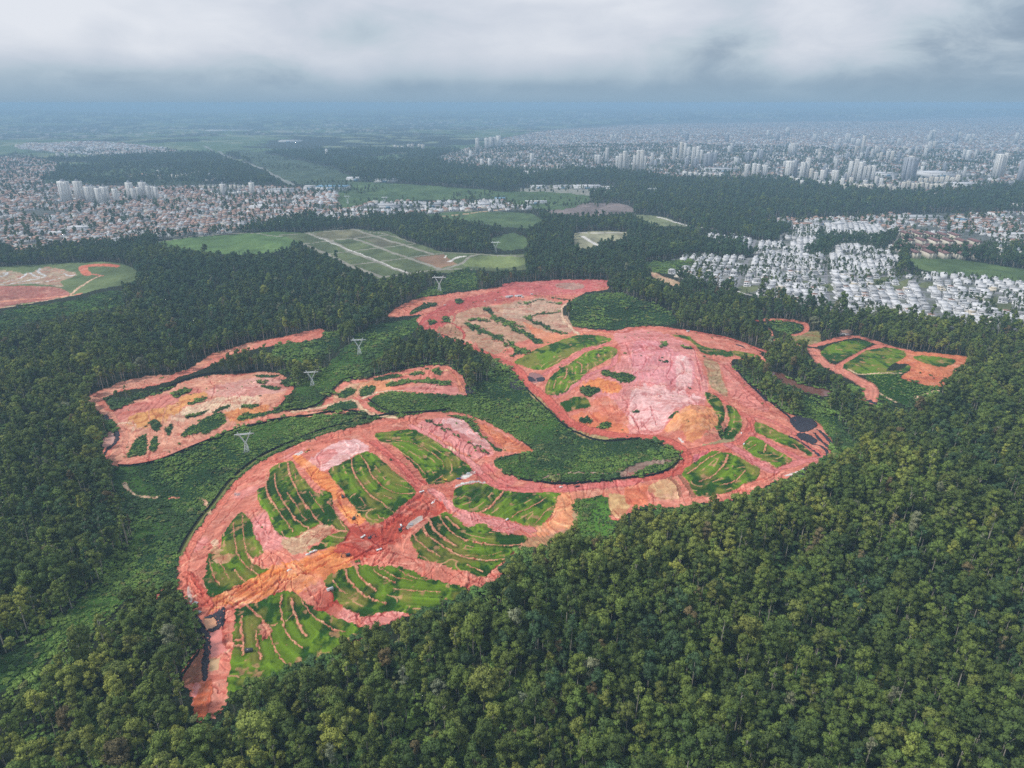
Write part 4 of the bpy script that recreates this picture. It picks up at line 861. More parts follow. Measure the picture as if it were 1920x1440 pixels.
for i in nt_list:
    t = TREES[vi[i]]; s = TS[i]
    o = new_obj('tree', None, loc=(TX[i], TY[i], pz[i] - .3), rz=random.random() * 6.28); o.scale = (s, s, s * random.uniform(.9, 1.15))
    base = '%s %s, %s' % (TCN[int(ti[i])], KW[t[0]], where_px(upx[i], vpx[i]))
    used.setdefault(base, []).append((i, o)); tag(o, base, 'tree', 'trees of the near plantation')
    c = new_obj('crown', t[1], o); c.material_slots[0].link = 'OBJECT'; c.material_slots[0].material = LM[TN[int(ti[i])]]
    new_obj('trunk', t[2], o)
for base, lst in used.items():      # same colour, shape and stretch of forest: tell them apart by size or by order
    if len(lst) < 2: continue
    lst.sort(key=lambda q: upx[q[0]]); n = len(lst)
    words_ = {2: ['left one', 'right one'], 3: ['left one', 'middle one', 'right one']}.get(n)
    if words_ is None:
        ordw = ['first', 'second', 'third', 'fourth', 'fifth', 'sixth', 'seventh', 'eighth', 'ninth', 'tenth']
        words_ = [ordw[j] + ' from left' if j < 10 else 'further right' for j in range(n)]
    for (i, o), w_ in zip(lst, words_): o['label'] = base.replace('eucalyptus ', 'eucalyptus ') + ', ' + w_

# bleached dead trees
M_DEAD, nt, b = mat('dead_wood', (0.46, 0.44, 0.40))
for px_, py_, s, lb in ((66, 1152, 1.1, 'bleached bare dead tree on the left slope above the ferny glade'), (302, 1385, 1.0, 'bleached bare dead tree near the muddy channel'), (186, 995, .9, 'bare pale dead tree standing in the left forest'),
                        (100, 1300, .8, 'thin leafless pale tree on the lower left slope'), (1540, 1165, .7, 'pale leafless tree deep in the right forest')):
    w = proj([(px_, py_)])[0]; rng = np.random.default_rng(int(px_)); parts = []
    for k in range(9):
        a = rng.random() * 6.28; z0 = 7 + k * 1.3; L = 4.5 - k * .25
        parts.append(tube([(0, 0, z0), (math.cos(a) * L * .5, math.sin(a) * L * .5, z0 + 2.2), (math.cos(a) * L, math.sin(a) * L, z0 + 4.2)], [.16, .12, .05], 5))
    o = new_obj('dead_tree', None, loc=(*w, TB(w[:1], w[1:])[0] + 2)); o.scale = (s, s, s); tag(o, lb, 'tree')
    v, f = tube([(0, 0, -3), (.3, .1, 6), (.1, .3, 13), (.5, 0, 20)], [.36, .28, .2, .06]); new_obj('trunk', mesh_np('dead_trunk', v, f, (M_DEAD,)), o)
    v, f = join(parts); new_obj('branch_fan', mesh_np('dead_branches', v, f, (M_DEAD,)), o)

# ---------------------------------------------------------------- scrub and bushes
def shrub(seed, r=1.2):
    rng = np.random.default_rng(seed); n = 5
    cs = np.c_[rng.normal(size=(n, 2)) * r * .6, np.full(n, .5) + rng.random(n) * .5]
    return leafy(rng, cs, list(r * (.45 + .35 * rng.random(n))), 60, .2, True, .7)
SM = [leaf_mat('scrub_' + n_, c_) for n_, c_ in (('a', (0.082, 0.165, 0.038)), ('b', (0.128, 0.225, 0.046)), ('c', (0.050, 0.105, 0.034)), ('d', (0.15, 0.18, 0.06)))]
svar = []
for m_ in SM:
    for i in range(3):
        v, f = shrub(300 + i); svar.append(mesh_np('shrub', v, f, (m_,)))
sx, sy, ss = [], [], []
for r0, r1, sp, s in ((300, 900, 2.9, 1.25), (900, 2000, 5.0, 2.0)):
    x, y = scatter(r0, r1, sp, 42); k = rid_at(x, y) == SCRUB; x, y = x[k], y[k]
    sx.append(x); sy.append(y); ss.append(s * (.55 + .9 * RNG.random(len(x)) ** 2))
x, y = scatter(320, 1500, 9, 42); rd = rid_at(x, y); k = ((rd == EARTH) & (fbm(x / 25, y / 25, 3, 180) > .27)) | ((rd >= PLOT) & (RNG.random(len(x)) < .02)); k &= RNG.random(len(x)) < .35; x, y = x[k], y[k]; sx.append(x); sy.append(y); ss.append(.9 * (.5 + .9 * RNG.random(len(x))))
x, y = scatter(225, 950, 5.2, 42); k = rid_at(x, y) == GROUND; x, y = x[k], y[k]; sx.append(x); sy.append(y); ss.append(2.2 * (.6 + .8 * RNG.random(len(x))))
sx = np.concatenate(sx); sy = np.concatenate(sy); ss = np.concatenate(ss)
g = fbm(sx / 45, sy / 45, 3, 160) + .25 * (RNG.random(len(sx)) - .5); ss = ss * np.clip(1.0 - 1.1 * fbm(sx / 30, sy / 30, 3, 162), .6, 1.6)
tsel = np.select([g < -.20, g < -.03], [2, 0], 1); tsel = np.where(RNG.random(len(sx)) < .07, 3, tsel)
inst_cloud('undergrowth', svar, np.c_[sx, sy, ground_z(sx, sy) - .2], tsel * 3 + RNG.integers(0, 3, len(sx)), RNG.random(len(sx)) * 6.28, np.c_[ss, ss, ss * (.45 + .6 * RNG.random(len(sx)))])
print('trees', len(TX), 'town trees', len(CXX), 'shrubs', len(sx))
# ---------------------------------------------------------------- box-built things
class MB:
    def __init__(s): s.p = []; s.mi = []
    def box(s, x0, x1, y0, y1, z0, z1, m=0, tx=0, ty=0):
        """box, top inset by tx, ty"""
        v = np.array([(x0, y0, z0), (x1, y0, z0), (x1, y1, z0), (x0, y1, z0), (x0 + tx, y0 + ty, z1), (x1 - tx, y0 + ty, z1), (x1 - tx, y1 - ty, z1), (x0 + tx, y1 - ty, z1)], float)
        f = np.array([(0, 3, 2, 1), (4, 5, 6, 7), (0, 1, 5, 4), (1, 2, 6, 5), (2, 3, 7, 6), (3, 0, 4, 7)])
        s.p.append((v, f)); s.mi += [m] * 6; return s
    def gable(s, x0, x1, y0, y1, z0, z1, m=0, hip=0.0):
        ym = (y0 + y1) / 2
        v = np.array([(x0, y0, z0), (x1, y0, z0), (x1, y1, z0), (x0, y1, z0), (x0 + hip, ym, z1), (x1 - hip, ym, z1)], float)
        f = np.array([(0, 3, 2, 1), (0, 1, 5, 4), (2, 3, 4, 5), (1, 2, 5, 5), (3, 0, 4, 4)])
        v = np.vstack([v, v[4:6] + (0, 0, 1e-4)]); f = np.array([(0, 3, 2, 1), (0, 1, 5, 4), (2, 3, 4, 5), (1, 2, 7, 5), (3, 0, 6, 4)])
        s.p.append((v, f)); s.mi += [m] * 5; return s
    def tube(s, pts, rad, n=6, m=0):
        v, f = tube(pts, rad if hasattr(rad, '__len__') else [rad] * len(pts), n); s.p.append((v, f)); s.mi += [m] * len(f); return s
    def cyl(s, c, r, w, m=0, n=12):
        a = np.linspace(0, 2 * np.pi, n, endpoint=False); v = []
        for q in (-w / 2, w / 2):
            for t in a: v.append((c[0] + r * math.cos(t), c[1] + q, c[2] + r * math.sin(t)))
        v += [(c[0], c[1] - w / 2, c[2]), (c[0], c[1] + w / 2, c[2])]
        f = [(k, (k + 1) % n, n + (k + 1) % n, n + k) for k in range(n)]
        f += [(2 * n, (k + 2) % n, (k + 1) % n, k) for k in range(0, n, 2)] + [(2 * n + 1, n + k, n + (k + 1) % n, n + (k + 2) % n) for k in range(0, n, 2)]
        s.p.append((np.array(v), np.array(f))); s.mi += [m] * len(f); return s
    def mesh(s, name, *mats):
        v, f = join(s.p); return mesh_np(name, v, f, mats, mi=s.mi)
def paintmat(name, c, rough=.7, var=.25, sc=.3):
    m, nt, b = mat(name, rough=rough); oi = nd(nt, 'ShaderNodeObjectInfo'); oc = obj_coord(nt)
    v = math_n(nt, 'ADD', math_n(nt, 'MULTIPLY', noise_n(nt, oc, sc, 4), var), 1 - var * .5)
    v = math_n(nt, 'MULTIPLY', v, math_n(nt, 'ADD', math_n(nt, 'MULTIPLY', oi.outputs['Random'], .24), .86))
    vm = nd(nt, 'ShaderNodeVectorMath', operation='SCALE'); vm.inputs[0].default_value = c; nt.links.new(v, vm.inputs['Scale']); nt.links.new(vm.outputs[0], b.inputs['Base Color'])
    return m
W_WHITE = paintmat('white_render', (.68, .68, .69)); W_CREAM = paintmat('cream_render', (.66, .60, .50)); W_GREY = paintmat('grey_render', (.42, .43, .45)); W_SAND = paintmat('sand_render', (.52, .44, .36))
R_TILE = paintmat('clay_tile', (.32, .20, .16)); R_ORANGE = paintmat('orange_tile', (.40, .25, .19)); R_GREY = paintmat('fibre_roof', (.40, .40, .41)); R_WHITE = paintmat('pale_roof', (.62, .62, .64)); R_MAROON = paintmat('maroon_tile', (.20, .105, .10)); R_BLUE = paintmat('blue_sheet', (.16, .30, .42)); R_SLAB = paintmat('roof_slab', (.40, .41, .43))
GLS, nt, b = mat('dark_glass', (.05, .06, .075), .25, .5); CONC = paintmat('concrete', (.40, .39, .37)); BLACK, nt, b = mat('black_rubber', (.025, .025, .028), .8)
T_WHITE = paintmat('tower_white', (.76, .75, .72), .7, .1); TGL, nt, b = mat('tower_glass', (.30, .32, .35), .3, .5); T_GREY = paintmat('tower_grey', (.36, .38, .42), .7, .1); T_SAND = paintmat('tower_sand', (.70, .66, .58), .7, .1)

# --- houses of the estate
def estate_house(seed, wallm, roofm):
    rg = random.Random(seed); w = rg.uniform(9, 12); d = rg.uniform(12, 17); h1 = 3.2; h2 = 6.3
    o = bpy.data.objects.new('house', None)
    a = MB().box(-w / 2, w / 2, -d / 2, d / 2, -1.5, h1); x1 = w / 2 - rg.choice((0, 0, 2.5)); y0 = -d / 2 + rg.choice((0, 1.5, 3)); y1 = d / 2 - rg.choice((0, 3, 4.5))
    a.box(-w / 2 + .003, x1 - .003, y0 + .003, y1 - .003, h1, h2 + .55); a.box(w / 2, w / 2 + 1.8, -d / 2, d / 2, -1.5, 1.7); a.box(-w / 2 - .3, w / 2 + .1, -d / 2 - 2.6, -d / 2 - 2.2, -1.5, 1.2)
    wl = ('walls', a.mesh('house_walls', wallm), None)
    r = MB().box(-w / 2 + .3, x1 - .3, y0 + .3, y1 - .3, h2 + .25, h2 + .62)
    if rg.random() < .3: r = MB().gable(-w / 2 - .4, x1 + .4, y0 - .4, y1 + .4, h2 + .56, h2 + 2.3, 0, 2.5)
    r.box(-1, 1.2, y0 + 2, y0 + 4, h2 + .6, h2 + 2.1)
    rf = ('roof', r.mesh('house_roof', roofm), None)
    parts = [wl, rf]
    for (xa, xb, za, zb) in ((-w / 2 + 1, -w / 2 + 4, .4, 2.5), (-.3, 3.2, .2, 2.6), (-w / 2 + .8, -w / 2 + 3.8, 3.9, 5.7), (-.2, 2.0, 3.7, 5.8)):
        yy = -d / 2 if za < 3 else y0
        parts.append(('window', MB().box(xa, xb, yy - .06, yy + .3, za, zb).mesh('house_window', GLS), None))
    return parts
HV = [(estate_house(s, wm, rm), nm) for s, wm, rm, nm in ((1, W_WHITE, R_SLAB, 'white house with grey flat roof'), (2, W_WHITE, R_WHITE, 'all-white boxy house'), (3, W_WHITE, R_TILE, 'white house with red-brown roof'), (4, W_WHITE, R_SLAB, 'white two-level house with step-back storey'),
                                                      (5, W_CREAM, R_WHITE, 'cream house with white flat roof'), (6, W_WHITE, R_GREY, 'white house with dark grey roof'), (7, W_GREY, R_WHITE, 'grey rendered house with white roof'), (8, W_WHITE, R_WHITE, 'white house with tall parapet'))]
def grid_in(polyg, sx_, sy_, ang, jit, rid_ok=CITY, curve=None):
    c = polyg.mean(0); ext = np.abs(polyg - c).max() * 1.5
    a, b_ = np.meshgrid(np.arange(-ext, ext, sx_), np.arange(-ext, ext, sy_)); a = a.ravel(); b_ = b_.ravel()
    a = a + (RNG.random(len(a)) - .5) * jit; b_ = b_ + (RNG.random(len(b_)) - .5) * jit
    th = ang + (curve * (a / 400) if curve else 0 * a)
    X = c[0] + a * math.cos(ang) - b_ * math.sin(ang); Y = c[1] + a * math.sin(ang) + b_ * math.cos(ang)
    if curve: Y = Y + curve * 60 * np.sin(a / 130)
    k = pip(X, Y, polyg); X, Y, th = X[k], Y[k], th[k]; k = rid_at(X, Y) == rid_ok
    return X[k], Y[k], th[k]
A_, B_ = np.meshgrid(np.arange(-900, 900, 17.5), np.concatenate([[k_ * 58.0 + 9, k_ * 58.0 + 35] for k_ in range(-22, 22)])); A_ = A_.ravel(); B_ = B_.ravel()
fl_ = np.where(np.mod(B_, 58) < 20, math.pi, 0.0); A_ = A_ + RNG.normal(size=len(A_)) * .8; B_ = B_ + RNG.normal(size=len(B_)) * 1.2
c0, s0 = math.cos(R(-22)), math.sin(R(-22)); hx = EC[0] + A_ * c0 - B_ * s0; hy = EC[1] + A_ * s0 + B_ * c0
for _ in range(4):      # bend the rows along the curving streets
    ea_, eb_ = est_ab(hx, hy); da, db = A_ - ea_, B_ - eb_; hx = hx + da * c0 - db * s0; hy = hy + da * s0 + db * c0
ha = R(-22) + np.arctan(48 / 130 * np.cos(A_ / 130)) * .8 + fl_
k = pip(hx, hy, EST) & (np.mod(A_, 190) > 16) & (RNG.random(len(hx)) > .12); hx, hy, ha = hx[k], hy[k], ha[k]; k = rid_at(hx, hy) == CITY; hx, hy, ha = hx[k], hy[k], ha[k]
hd = np.hypot(hx, hy); upx_, vpx_ = CX + FPX * hx / (hy * cp + CH * spn), CY - FPX * (-CH * cp + hy * spn) / (hy * cp + CH * spn)
o_ = np.argsort(np.where((upx_ < 1915), hd, 1e9)); nearh = o_[:294]; farh = o_[294:]
hsel = RNG.choice(len(HV), len(hx), p=[.2, .2, .08, .18, .08, .12, .06, .08])
LAND = [(1300, 'at the west tip'), (1400, 'by the long boundary road'), (1480, 'above the small blue-green lots'), (1560, 'beside the first empty lot'), (1640, 'mid-estate'), (1720, 'between two empty lots'), (1800, 'above the near forest'), (1870, 'beside the red lot'), (2000, 'at the east end')]
hu = {}
for i in nearh:
    parts, nm = HV[hsel[i]]
    o = new_obj('house', None, loc=(hx[i], hy[i], TB(hx[i:i + 1], hy[i:i + 1])[0]), rz=float(ha[i]) + random.uniform(-.04, .04)); o.scale = (1.22, 1.2, 1.15)
    wz = next(w_ for lim, w_ in LAND if upx_[i] <= lim or lim == 2000); row = 'near row' if vpx_[i] > 575 else ('second band' if vpx_[i] > 550 else ('third band' if vpx_[i] > 525 else 'far band'))
    lb = '%s %s, %s' % (nm, wz, row); hu.setdefault(lb, []).append((upx_[i], o)); tag(o, lb, 'house', 'houses of the white estate')
    for pn, me, _ in parts: new_obj(pn, me, o)
for lb, l in hu.items():
    if len(l) > 1:
        l.sort(key=lambda q: q[0]); n = len(l)
        for j, (_, o) in enumerate(l): o['label'] = lb + ', ' + (['left', 'right'][j] if n == 2 else (['left', 'middle', 'right'][j] if n == 3 else ['first', 'second', 'third', 'fourth', 'fifth', 'sixth', 'seventh', 'eighth'][min(j, 7)] + ' from left'))

# --- the other houses, as far off as they stand in the picture
hvar = []
for wm, rm, g_ in ((W_WHITE, R_TILE, 1), (W_CREAM, R_TILE, 1), (W_WHITE, R_ORANGE, 1), (W_GREY, R_GREY, 0), (W_WHITE, R_WHITE, 0), (W_SAND, R_ORANGE, 1), (W_WHITE, R_GREY, 0), (W_WHITE, R_SLAB, 0), (W_CREAM, R_WHITE, 0), (W_GREY, R_TILE, 1)):
    a = MB().box(-5, 5, -6.5, 6.5, -2, 4.8).box(-3.5, -1, -6.6, -6.2, 1, 3, 2).box(1, 3.4, -6.6, -6.2, 1, 3.2, 2)
    (a.gable(-5.6, 5.6, -7, 7, 4.803, 7.2, 1, 2.5) if g_ else a.box(-4.6, 4.6, -6.1, 6.1, 4.8, 5.3, 1).box(-1, 2, 0, 3, 5.3, 6.8, 0))
    hvar.append(a.mesh('small_house', wm, rm, GLS))
QX, QY, QA, QS, QV = [list() for _ in range(5)]
def town(s, gx, gy, ang, drop, size, weights):
    pg = proj(smooth_line(P(s), True)); x, y, a = grid_in(pg, gx, gy, ang, gx * .35)
    cl = fbm(x / 120, y / 140, 2, 170); k = (RNG.random(len(x)) > drop) & (cl < .33); x, y, a = x[k], y[k], a[k]
    QX.append(x); QY.append(y); QA.append(a + RNG.choice([0, 1.57], len(x))); QS.append(size * (.7 + .6 * RNG.random(len(x)))); w = np.array(weights, float); QV.append(RNG.choice(len(hvar), len(x), p=w / w.sum()))
WL = (3, 2, 3, 2, 1.6, 2.5, 1.2, 1, 1, 1.5); WW = (1, 1, 1, 1, 4, .5, 2, 3, 2, 1)
town('a:-40,380 90,372 112,345 85,345 250,352 400,350 560,354 655,372 700,385 640,400 560,412 500,425 410,440 300,447 230,462 120,468 -40,470', 15, 21, .35, .12, 1.15, WL)
town('a:-40,300 90,303 112,322 85,345 110,350 90,372 -40,380', 18, 24, .2, .15, 1.3, WL)
town('a:560,362 660,360 700,366 790,380 960,376 1060,378 1075,385 960,395 850,402 720,410 640,418 560,412', 20, 28, .2, .3, 1.4, WW)
town('a:20,274 120,268 210,268 335,283 300,290 200,294 130,288 60,282', 24, 34, .2, .1, 1.6, WW)
town('a:810,300 880,278 960,258 1060,243 1300,232 1600,228 1990,228 2000,352 1880,352 1800,362 1700,366 1600,357 1480,342 1280,340 1150,322 1000,325 900,320 830,308', 28, 40, .25, .42, 1.35, (1.6, 1.5, 1.4, 6, 1.6, 3, 1.5, 1.2, 1, 3))
town('a:1440,412 1560,410 1700,402 1920,398 2000,400 2000,475 1900,470 1840,440 1690,436 1600,420 1480,425', 15, 24, -.3, .15, 1.1, (3, 2, 2, 2, 2, 1.5, 2, 1, 1, 1))
QX.append(hx[farh]); QY.append(hy[farh]); QA.append(ha[farh]); QS.append(np.full(len(farh), 1.3)); QV.append(RNG.choice([4, 6, 7, 4], len(farh)))
QX, QY, QA, QS, QV = [np.concatenate(v_) for v_ in (QX, QY, QA, QS, QV)]
inst_cloud('distant_houses', hvar, np.c_[QX, QY, TB(QX, QY)], QV, QA, np.c_[QS, QS * (.8 + .5 * RNG.random(len(QX))), QS * (.85 + .5 * RNG.random(len(QX)))])
print('houses', len(hx), 'distant', len(QX))

# --- apartment towers
def at(px, py):
    w = proj([(px, py)])[0]; return float(w[0]), float(w[1]), float(TB(w[:1], w[1:])[0])
def scale_at(w):           # metres per pixel of the photograph at a ground point
    return (w[1] * cp + (CH - w[2]) * spn) / FPX
def tower(px, py, hp, wp, m, label, group, slab=False, crown=True):
    w = at(px, py); s = scale_at(w); H = hp * s * (1.04 if px < 700 else 1.2); Wd = wp * s; D = Wd * (1.6 if slab else .95); rz = R(random.choice((-14, 20, 28))) if not slab else R(12)
    o = new_obj('apartment_building', None, loc=w, rz=rz); tag(o, label, 'building', group)
    a = MB(); hw, hd_ = Wd / 2 * .92, D / 2 * .85
    a.box(-hw, hw, -hd_ * .55, hd_ * .55, -6, H).box(-hw * .52, hw * .52, -hd_, hd_, -6, H * .985)
    for q in (-1, 1): a.box(q * hw * .74 - hw * .1, q * hw * .74 + hw * .1, -hd_ * .62, hd_ * .62, -6, H * .97)
    nf = max(4, int(H / 3.1))
    new_obj('walls', a.mesh('tower_walls', m), o)
    g = MB()
    for f_ in range(nf):
        z = 1.2 + f_ * (H - 3) / nf; zh = (H - 3) / nf * .52
        for (xa, xb, yy) in ((-hw * .44, -hw * .08, hd_), (hw * .08, hw * .44, hd_), (-hw * .98, -hw * .86, hd_ * .55), (hw * .86, hw * .98, hd_ * .55)):
            g.box(xa, xb, -yy - .15, -yy + .2, z, z + zh)
        for q in (-1, 1): g.box(q * hw - .15, q * hw + .15, -hd_ * .3, hd_ * .3, z, z + zh)
    new_obj('windows', g.mesh('tower_windows', TGL), o)['kind'] = 'stuff'
    if crown: new_obj('roof', MB().box(-hw * .35, hw * .35, -hd_ * .4, hd_ * .4, H + .003, H + 5).box(-hw * .2, hw * .15, -hd_ * .2, hd_ * .2, H + 5.003, H + 8).mesh('tower_roof', T_GREY if m is not T_GREY else T_WHITE), o)
ORD = ['first', 'second', 'third', 'fourth', 'fifth', 'sixth', 'seventh', 'eighth', 'ninth', 'tenth', 'eleventh', 'twelfth', 'thirteenth', 'fourteenth', 'fifteenth', 'sixteenth']
def cluster(desc, where, group, zoom, items, m, slab=False):
    items = sorted(items, key=lambda q: q[0]); x0, y0, sc = ZM[zoom]
    for i, it in enumerate(items):
        tower(x0 + it[0] / sc, y0 + it[1] / sc, it[2] / sc, it[3] / sc, m if len(it) < 5 else it[4], '%s %s, %s from left' % (desc, where, ORD[i]), group, slab)
cluster('tall white tower', 'behind the left suburb', 'white towers behind the left suburb', 'l',
        [(378, 652, 104, 62), (458, 656, 108, 48), (512, 668, 92, 42), (535, 655, 80, 36), (568, 672, 88, 36), (600, 656, 80, 44), (660, 665, 78, 34), (742, 650, 96, 40), (760, 655, 70, 28), (790, 650, 72, 26), (815, 640, 88, 42), (845, 650, 80, 26), (865, 648, 75, 24), (888, 650, 74, 24)], T_WHITE)
cluster('pale tower beside low housing blocks', 'towards the fields', 'pale towers over the housing blocks', 'l', [(1262, 630, 70, 34), (1422, 622, 70, 32)], T_WHITE)
cluster('small pale tower', 'on the green hill at far left', 'far hill towers', 'l', [(330, 412, 26, 20), (376, 410, 26, 20), (892, 505, 26, 12), (1840, 405, 42, 14)], T_WHITE)
cluster('tall pale tower', 'on the ridge where the city begins', 'ridge towers', 'm', [(766, 376, 62, 22), (728, 418, 40, 18), (818, 360, 50, 24), (842, 358, 52, 26), (862, 356, 50, 22), (884, 352, 54, 28), (790, 474, 48, 20), (835, 470, 46, 20), (1034, 490, 32, 14), (1072, 442, 46, 26)], T_WHITE)
cluster('low white apartment block', 'by the red-brown lot below the ridge', 'white low blocks below the ridge', 'm', [(1034, 518, 30, 20), (1056, 524, 34, 22), (1080, 524, 34, 22), (1100, 516, 26, 16)], T_WHITE)
cluster('grey-white tower', 'in the twin dense clusters', 'twin tower clusters', 'm',
        [(1432, 452, 48, 20), (1448, 455, 50, 20), (1492, 442, 72, 22), (1548, 500, 80, 20), (1566, 506, 96, 22), (1588, 506, 108, 24), (1606, 504, 88, 18), (1644, 500, 84, 18), (1664, 504, 110, 24), (1686, 505, 112, 24), (1702, 500, 80, 16), (1745, 455, 60, 18)], T_WHITE)
cluster('city tower', 'on the west city skyline', 'skyline towers of the west city', 'm', [(1520, 316, 30, 14), (1543, 314, 30, 14), (1868, 440, 70, 22), (1905, 440, 96, 20, T_SAND)], T_WHITE)
cluster('city tower', 'in the dense core above the wood', 'core towers of the city', 'r',
        [(6, 440, 90, 18), (30, 430, 66, 18), (56, 460, 90, 24), (80, 445, 80, 24), (102, 440, 60, 18), (140, 462, 62, 54, T_GREY), (20, 470, 50, 24, T_GREY), (68, 472, 50, 20, T_GREY), (300, 450, 34, 28), (362, 440, 50, 34, T_GREY), (620, 390, 50, 40), (600, 385, 40, 18)], T_WHITE)
cluster('slim tower', 'scattered across the far city', 'far city towers', 'r',
        [(740, 318, 36, 22), (925, 330, 46, 34), (955, 335, 30, 26), (985, 345, 34, 26), (880, 335, 30, 20), (1002, 410, 100, 20), (1385, 330, 60, 18), (1402, 330, 62, 18), (1382, 380, 50, 22), (1600, 320, 36, 22), (1628, 320, 36, 16), (1600, 425, 48, 26), (1870, 330, 50, 20), (1268, 402, 38, 18), (590, 280, 34, 26), (480, 288, 28, 24)], T_WHITE)
cluster('mid-height city tower', 'behind the waterfront of blocks', 'mid towers of the city', 'r', [(1110, 432, 44, 18, T_SAND), (1145, 432, 48, 18), (1172, 434, 52, 20, T_SAND), (1210, 432, 48, 20, T_GREY), (1030, 420, 54, 20, T_GREY), (1262, 540, 106, 76, T_GREY), (1760, 528, 112, 52), (1788, 528, 118, 24), (1895, 545, 100, 44, T_GREY), (1360, 415, 50, 18), (1500, 385, 26, 16), (1060, 420, 50, 18)], T_WHITE)
cluster('pale apartment tower', 'along the edge of the dark wood', 'towers along the wood', 'r',
        [(355, 522, 62, 28), (395, 530, 72, 26), (418, 524, 64, 24), (455, 522, 60, 36), (592, 528, 82, 48), (622, 526, 84, 32, T_GREY), (665, 545, 90, 30), (690, 545, 110, 26), (715, 548, 64, 26, T_SAND), (740, 575, 70, 24), (775, 572, 76, 26), (795, 560, 70, 20, T_GREY), (845, 575, 78, 40), (888, 602, 64, 22), (930, 548, 96, 24), (960, 552, 110, 26)], T_WHITE)
cluster('grey-white apartment tower', 'east along the wood', 'eastern towers along the wood', 'r',
        [(985, 556, 100, 24), (1010, 556, 80, 26), (1032, 556, 84, 26), (1058, 556, 84, 28), (1082, 575, 50, 20), (1110, 580, 46, 22), (940, 580, 50, 24, T_SAND), (1020, 585, 42, 26), (1213, 590, 38, 8)], T_WHITE)
def lowblocks(desc, group, zoom, xs, y0_, y1_, h, wpx, m, slab=True):
    cluster(desc, 'in its row', group, zoom, [(x_, y0_ + (y1_ - y0_) * i / max(1, len(xs) - 1), h * random.uniform(.85, 1.15), wpx) for i, x_ in enumerate(xs)], m, False)
lowblocks('long low white block at the wood edge', 'low blocks west', 'r', [8, 40, 70, 98, 126, 152, 184, 212], 530, 540, 36, 24, T_WHITE)
lowblocks('low white block squeezed below the towers', 'low blocks middle', 'r', [410, 440, 470, 500, 525], 548, 552, 26, 24, T_WHITE)
lowblocks('low pale block between the tower clusters', 'low blocks between towers', 'r', [608, 640, 668, 760, 790, 820], 562, 590, 36, 24, T_WHITE)
lowblocks('low cream block in front of the wood edge towers', 'low blocks front', 'r', [905, 935, 965, 995, 1025, 1055, 1085, 1115, 1155, 1185], 602, 608, 36, 28, T_SAND)
lowblocks('sand coloured block in the curving eastern row', 'low blocks east', 'r', [1235, 1260, 1285, 1310, 1335, 1362, 1390, 1418, 1446], 600, 604, 46, 24, T_SAND)
lowblocks('tan block in the upper eastern row', 'low blocks upper east', 'r', [1330, 1360, 1390, 1420, 1450, 1480, 1510, 1540], 572, 560, 40, 24, T_SAND)
lowblocks('pale low rise block in the far left housing rows', 'housing rows far left', 'l', [1130, 1150, 1180, 1205, 1300, 1325, 1345, 1372], 590, 592, 26, 18, T_SAND)
lowblocks('white walled block beyond the pale towers', 'pale blocks by the fields', 'l', [1290, 1320, 1350, 1380, 1200], 622, 618, 22, 26, T_WHITE)
lowblocks('red roofed block beside the long factory', 'red roofed blocks', 'l', [900, 925, 950, 975, 1000, 1025, 1050], 530, 528, 26, 18, T_SAND)
lowblocks('pale low block among the distant dark hills', 'blocks in the hills', 'm', [305, 325, 345, 380, 400, 440, 460], 370, 360, 24, 18, T_SAND)
cluster('grey slab block on the dark street corner', 'at the east edge', 'slab blocks east', '7', [(1240, 235, 42, 36), (1250, 262, 40, 40), (1320, 200, 30, 34), (1335, 255, 44, 40), (1240, 200, 30, 30)], T_SAND)

rt = random.Random(3); lone = []
for _ in range(64):
    zx, zy = rt.uniform(-60, 1900), rt.triangular(285, 570, 400)
    if zy > 500 and zx < 1180: zy -= 110
    h_ = rt.uniform(26, 60) * (0.6 + (zy - 280) / 500); lone.append((1280 + zx / 3 - (90 if rt.random() < .3 else 0), 160 + zy / 3, h_ / 3, rt.uniform(14, 24) / 3, rt.choice(('white', 'white', 'sand-coloured', 'grey'))))
zone_ = lambda q: ('above the twin dense clusters' if q[0] < 1260 else 'beside the dense core' if q[0] < 1400 else 'behind the wood-edge towers' if q[0] < 1580 else 'around the wide grey slab tower' if q[0] < 1740 else 'in the east of the city', 'far band' if q[1] < 280 else 'near band')
seen_ = {}
for q in sorted(lone): seen_.setdefault((q[4],) + zone_(q), []).append(q)
for (c_, a_, b_), l_ in seen_.items():
    for n_, q in enumerate(l_):
        tower(q[0], q[1], q[2], q[3], {'white': T_WHITE, 'grey': T_GREY}.get(c_, T_SAND), 'lone %s tower %s, %s%s' % (c_, a_, b_, ', %s from left' % ORD[n_] if len(l_) > 1 else ''), 'lone towers of the far city')
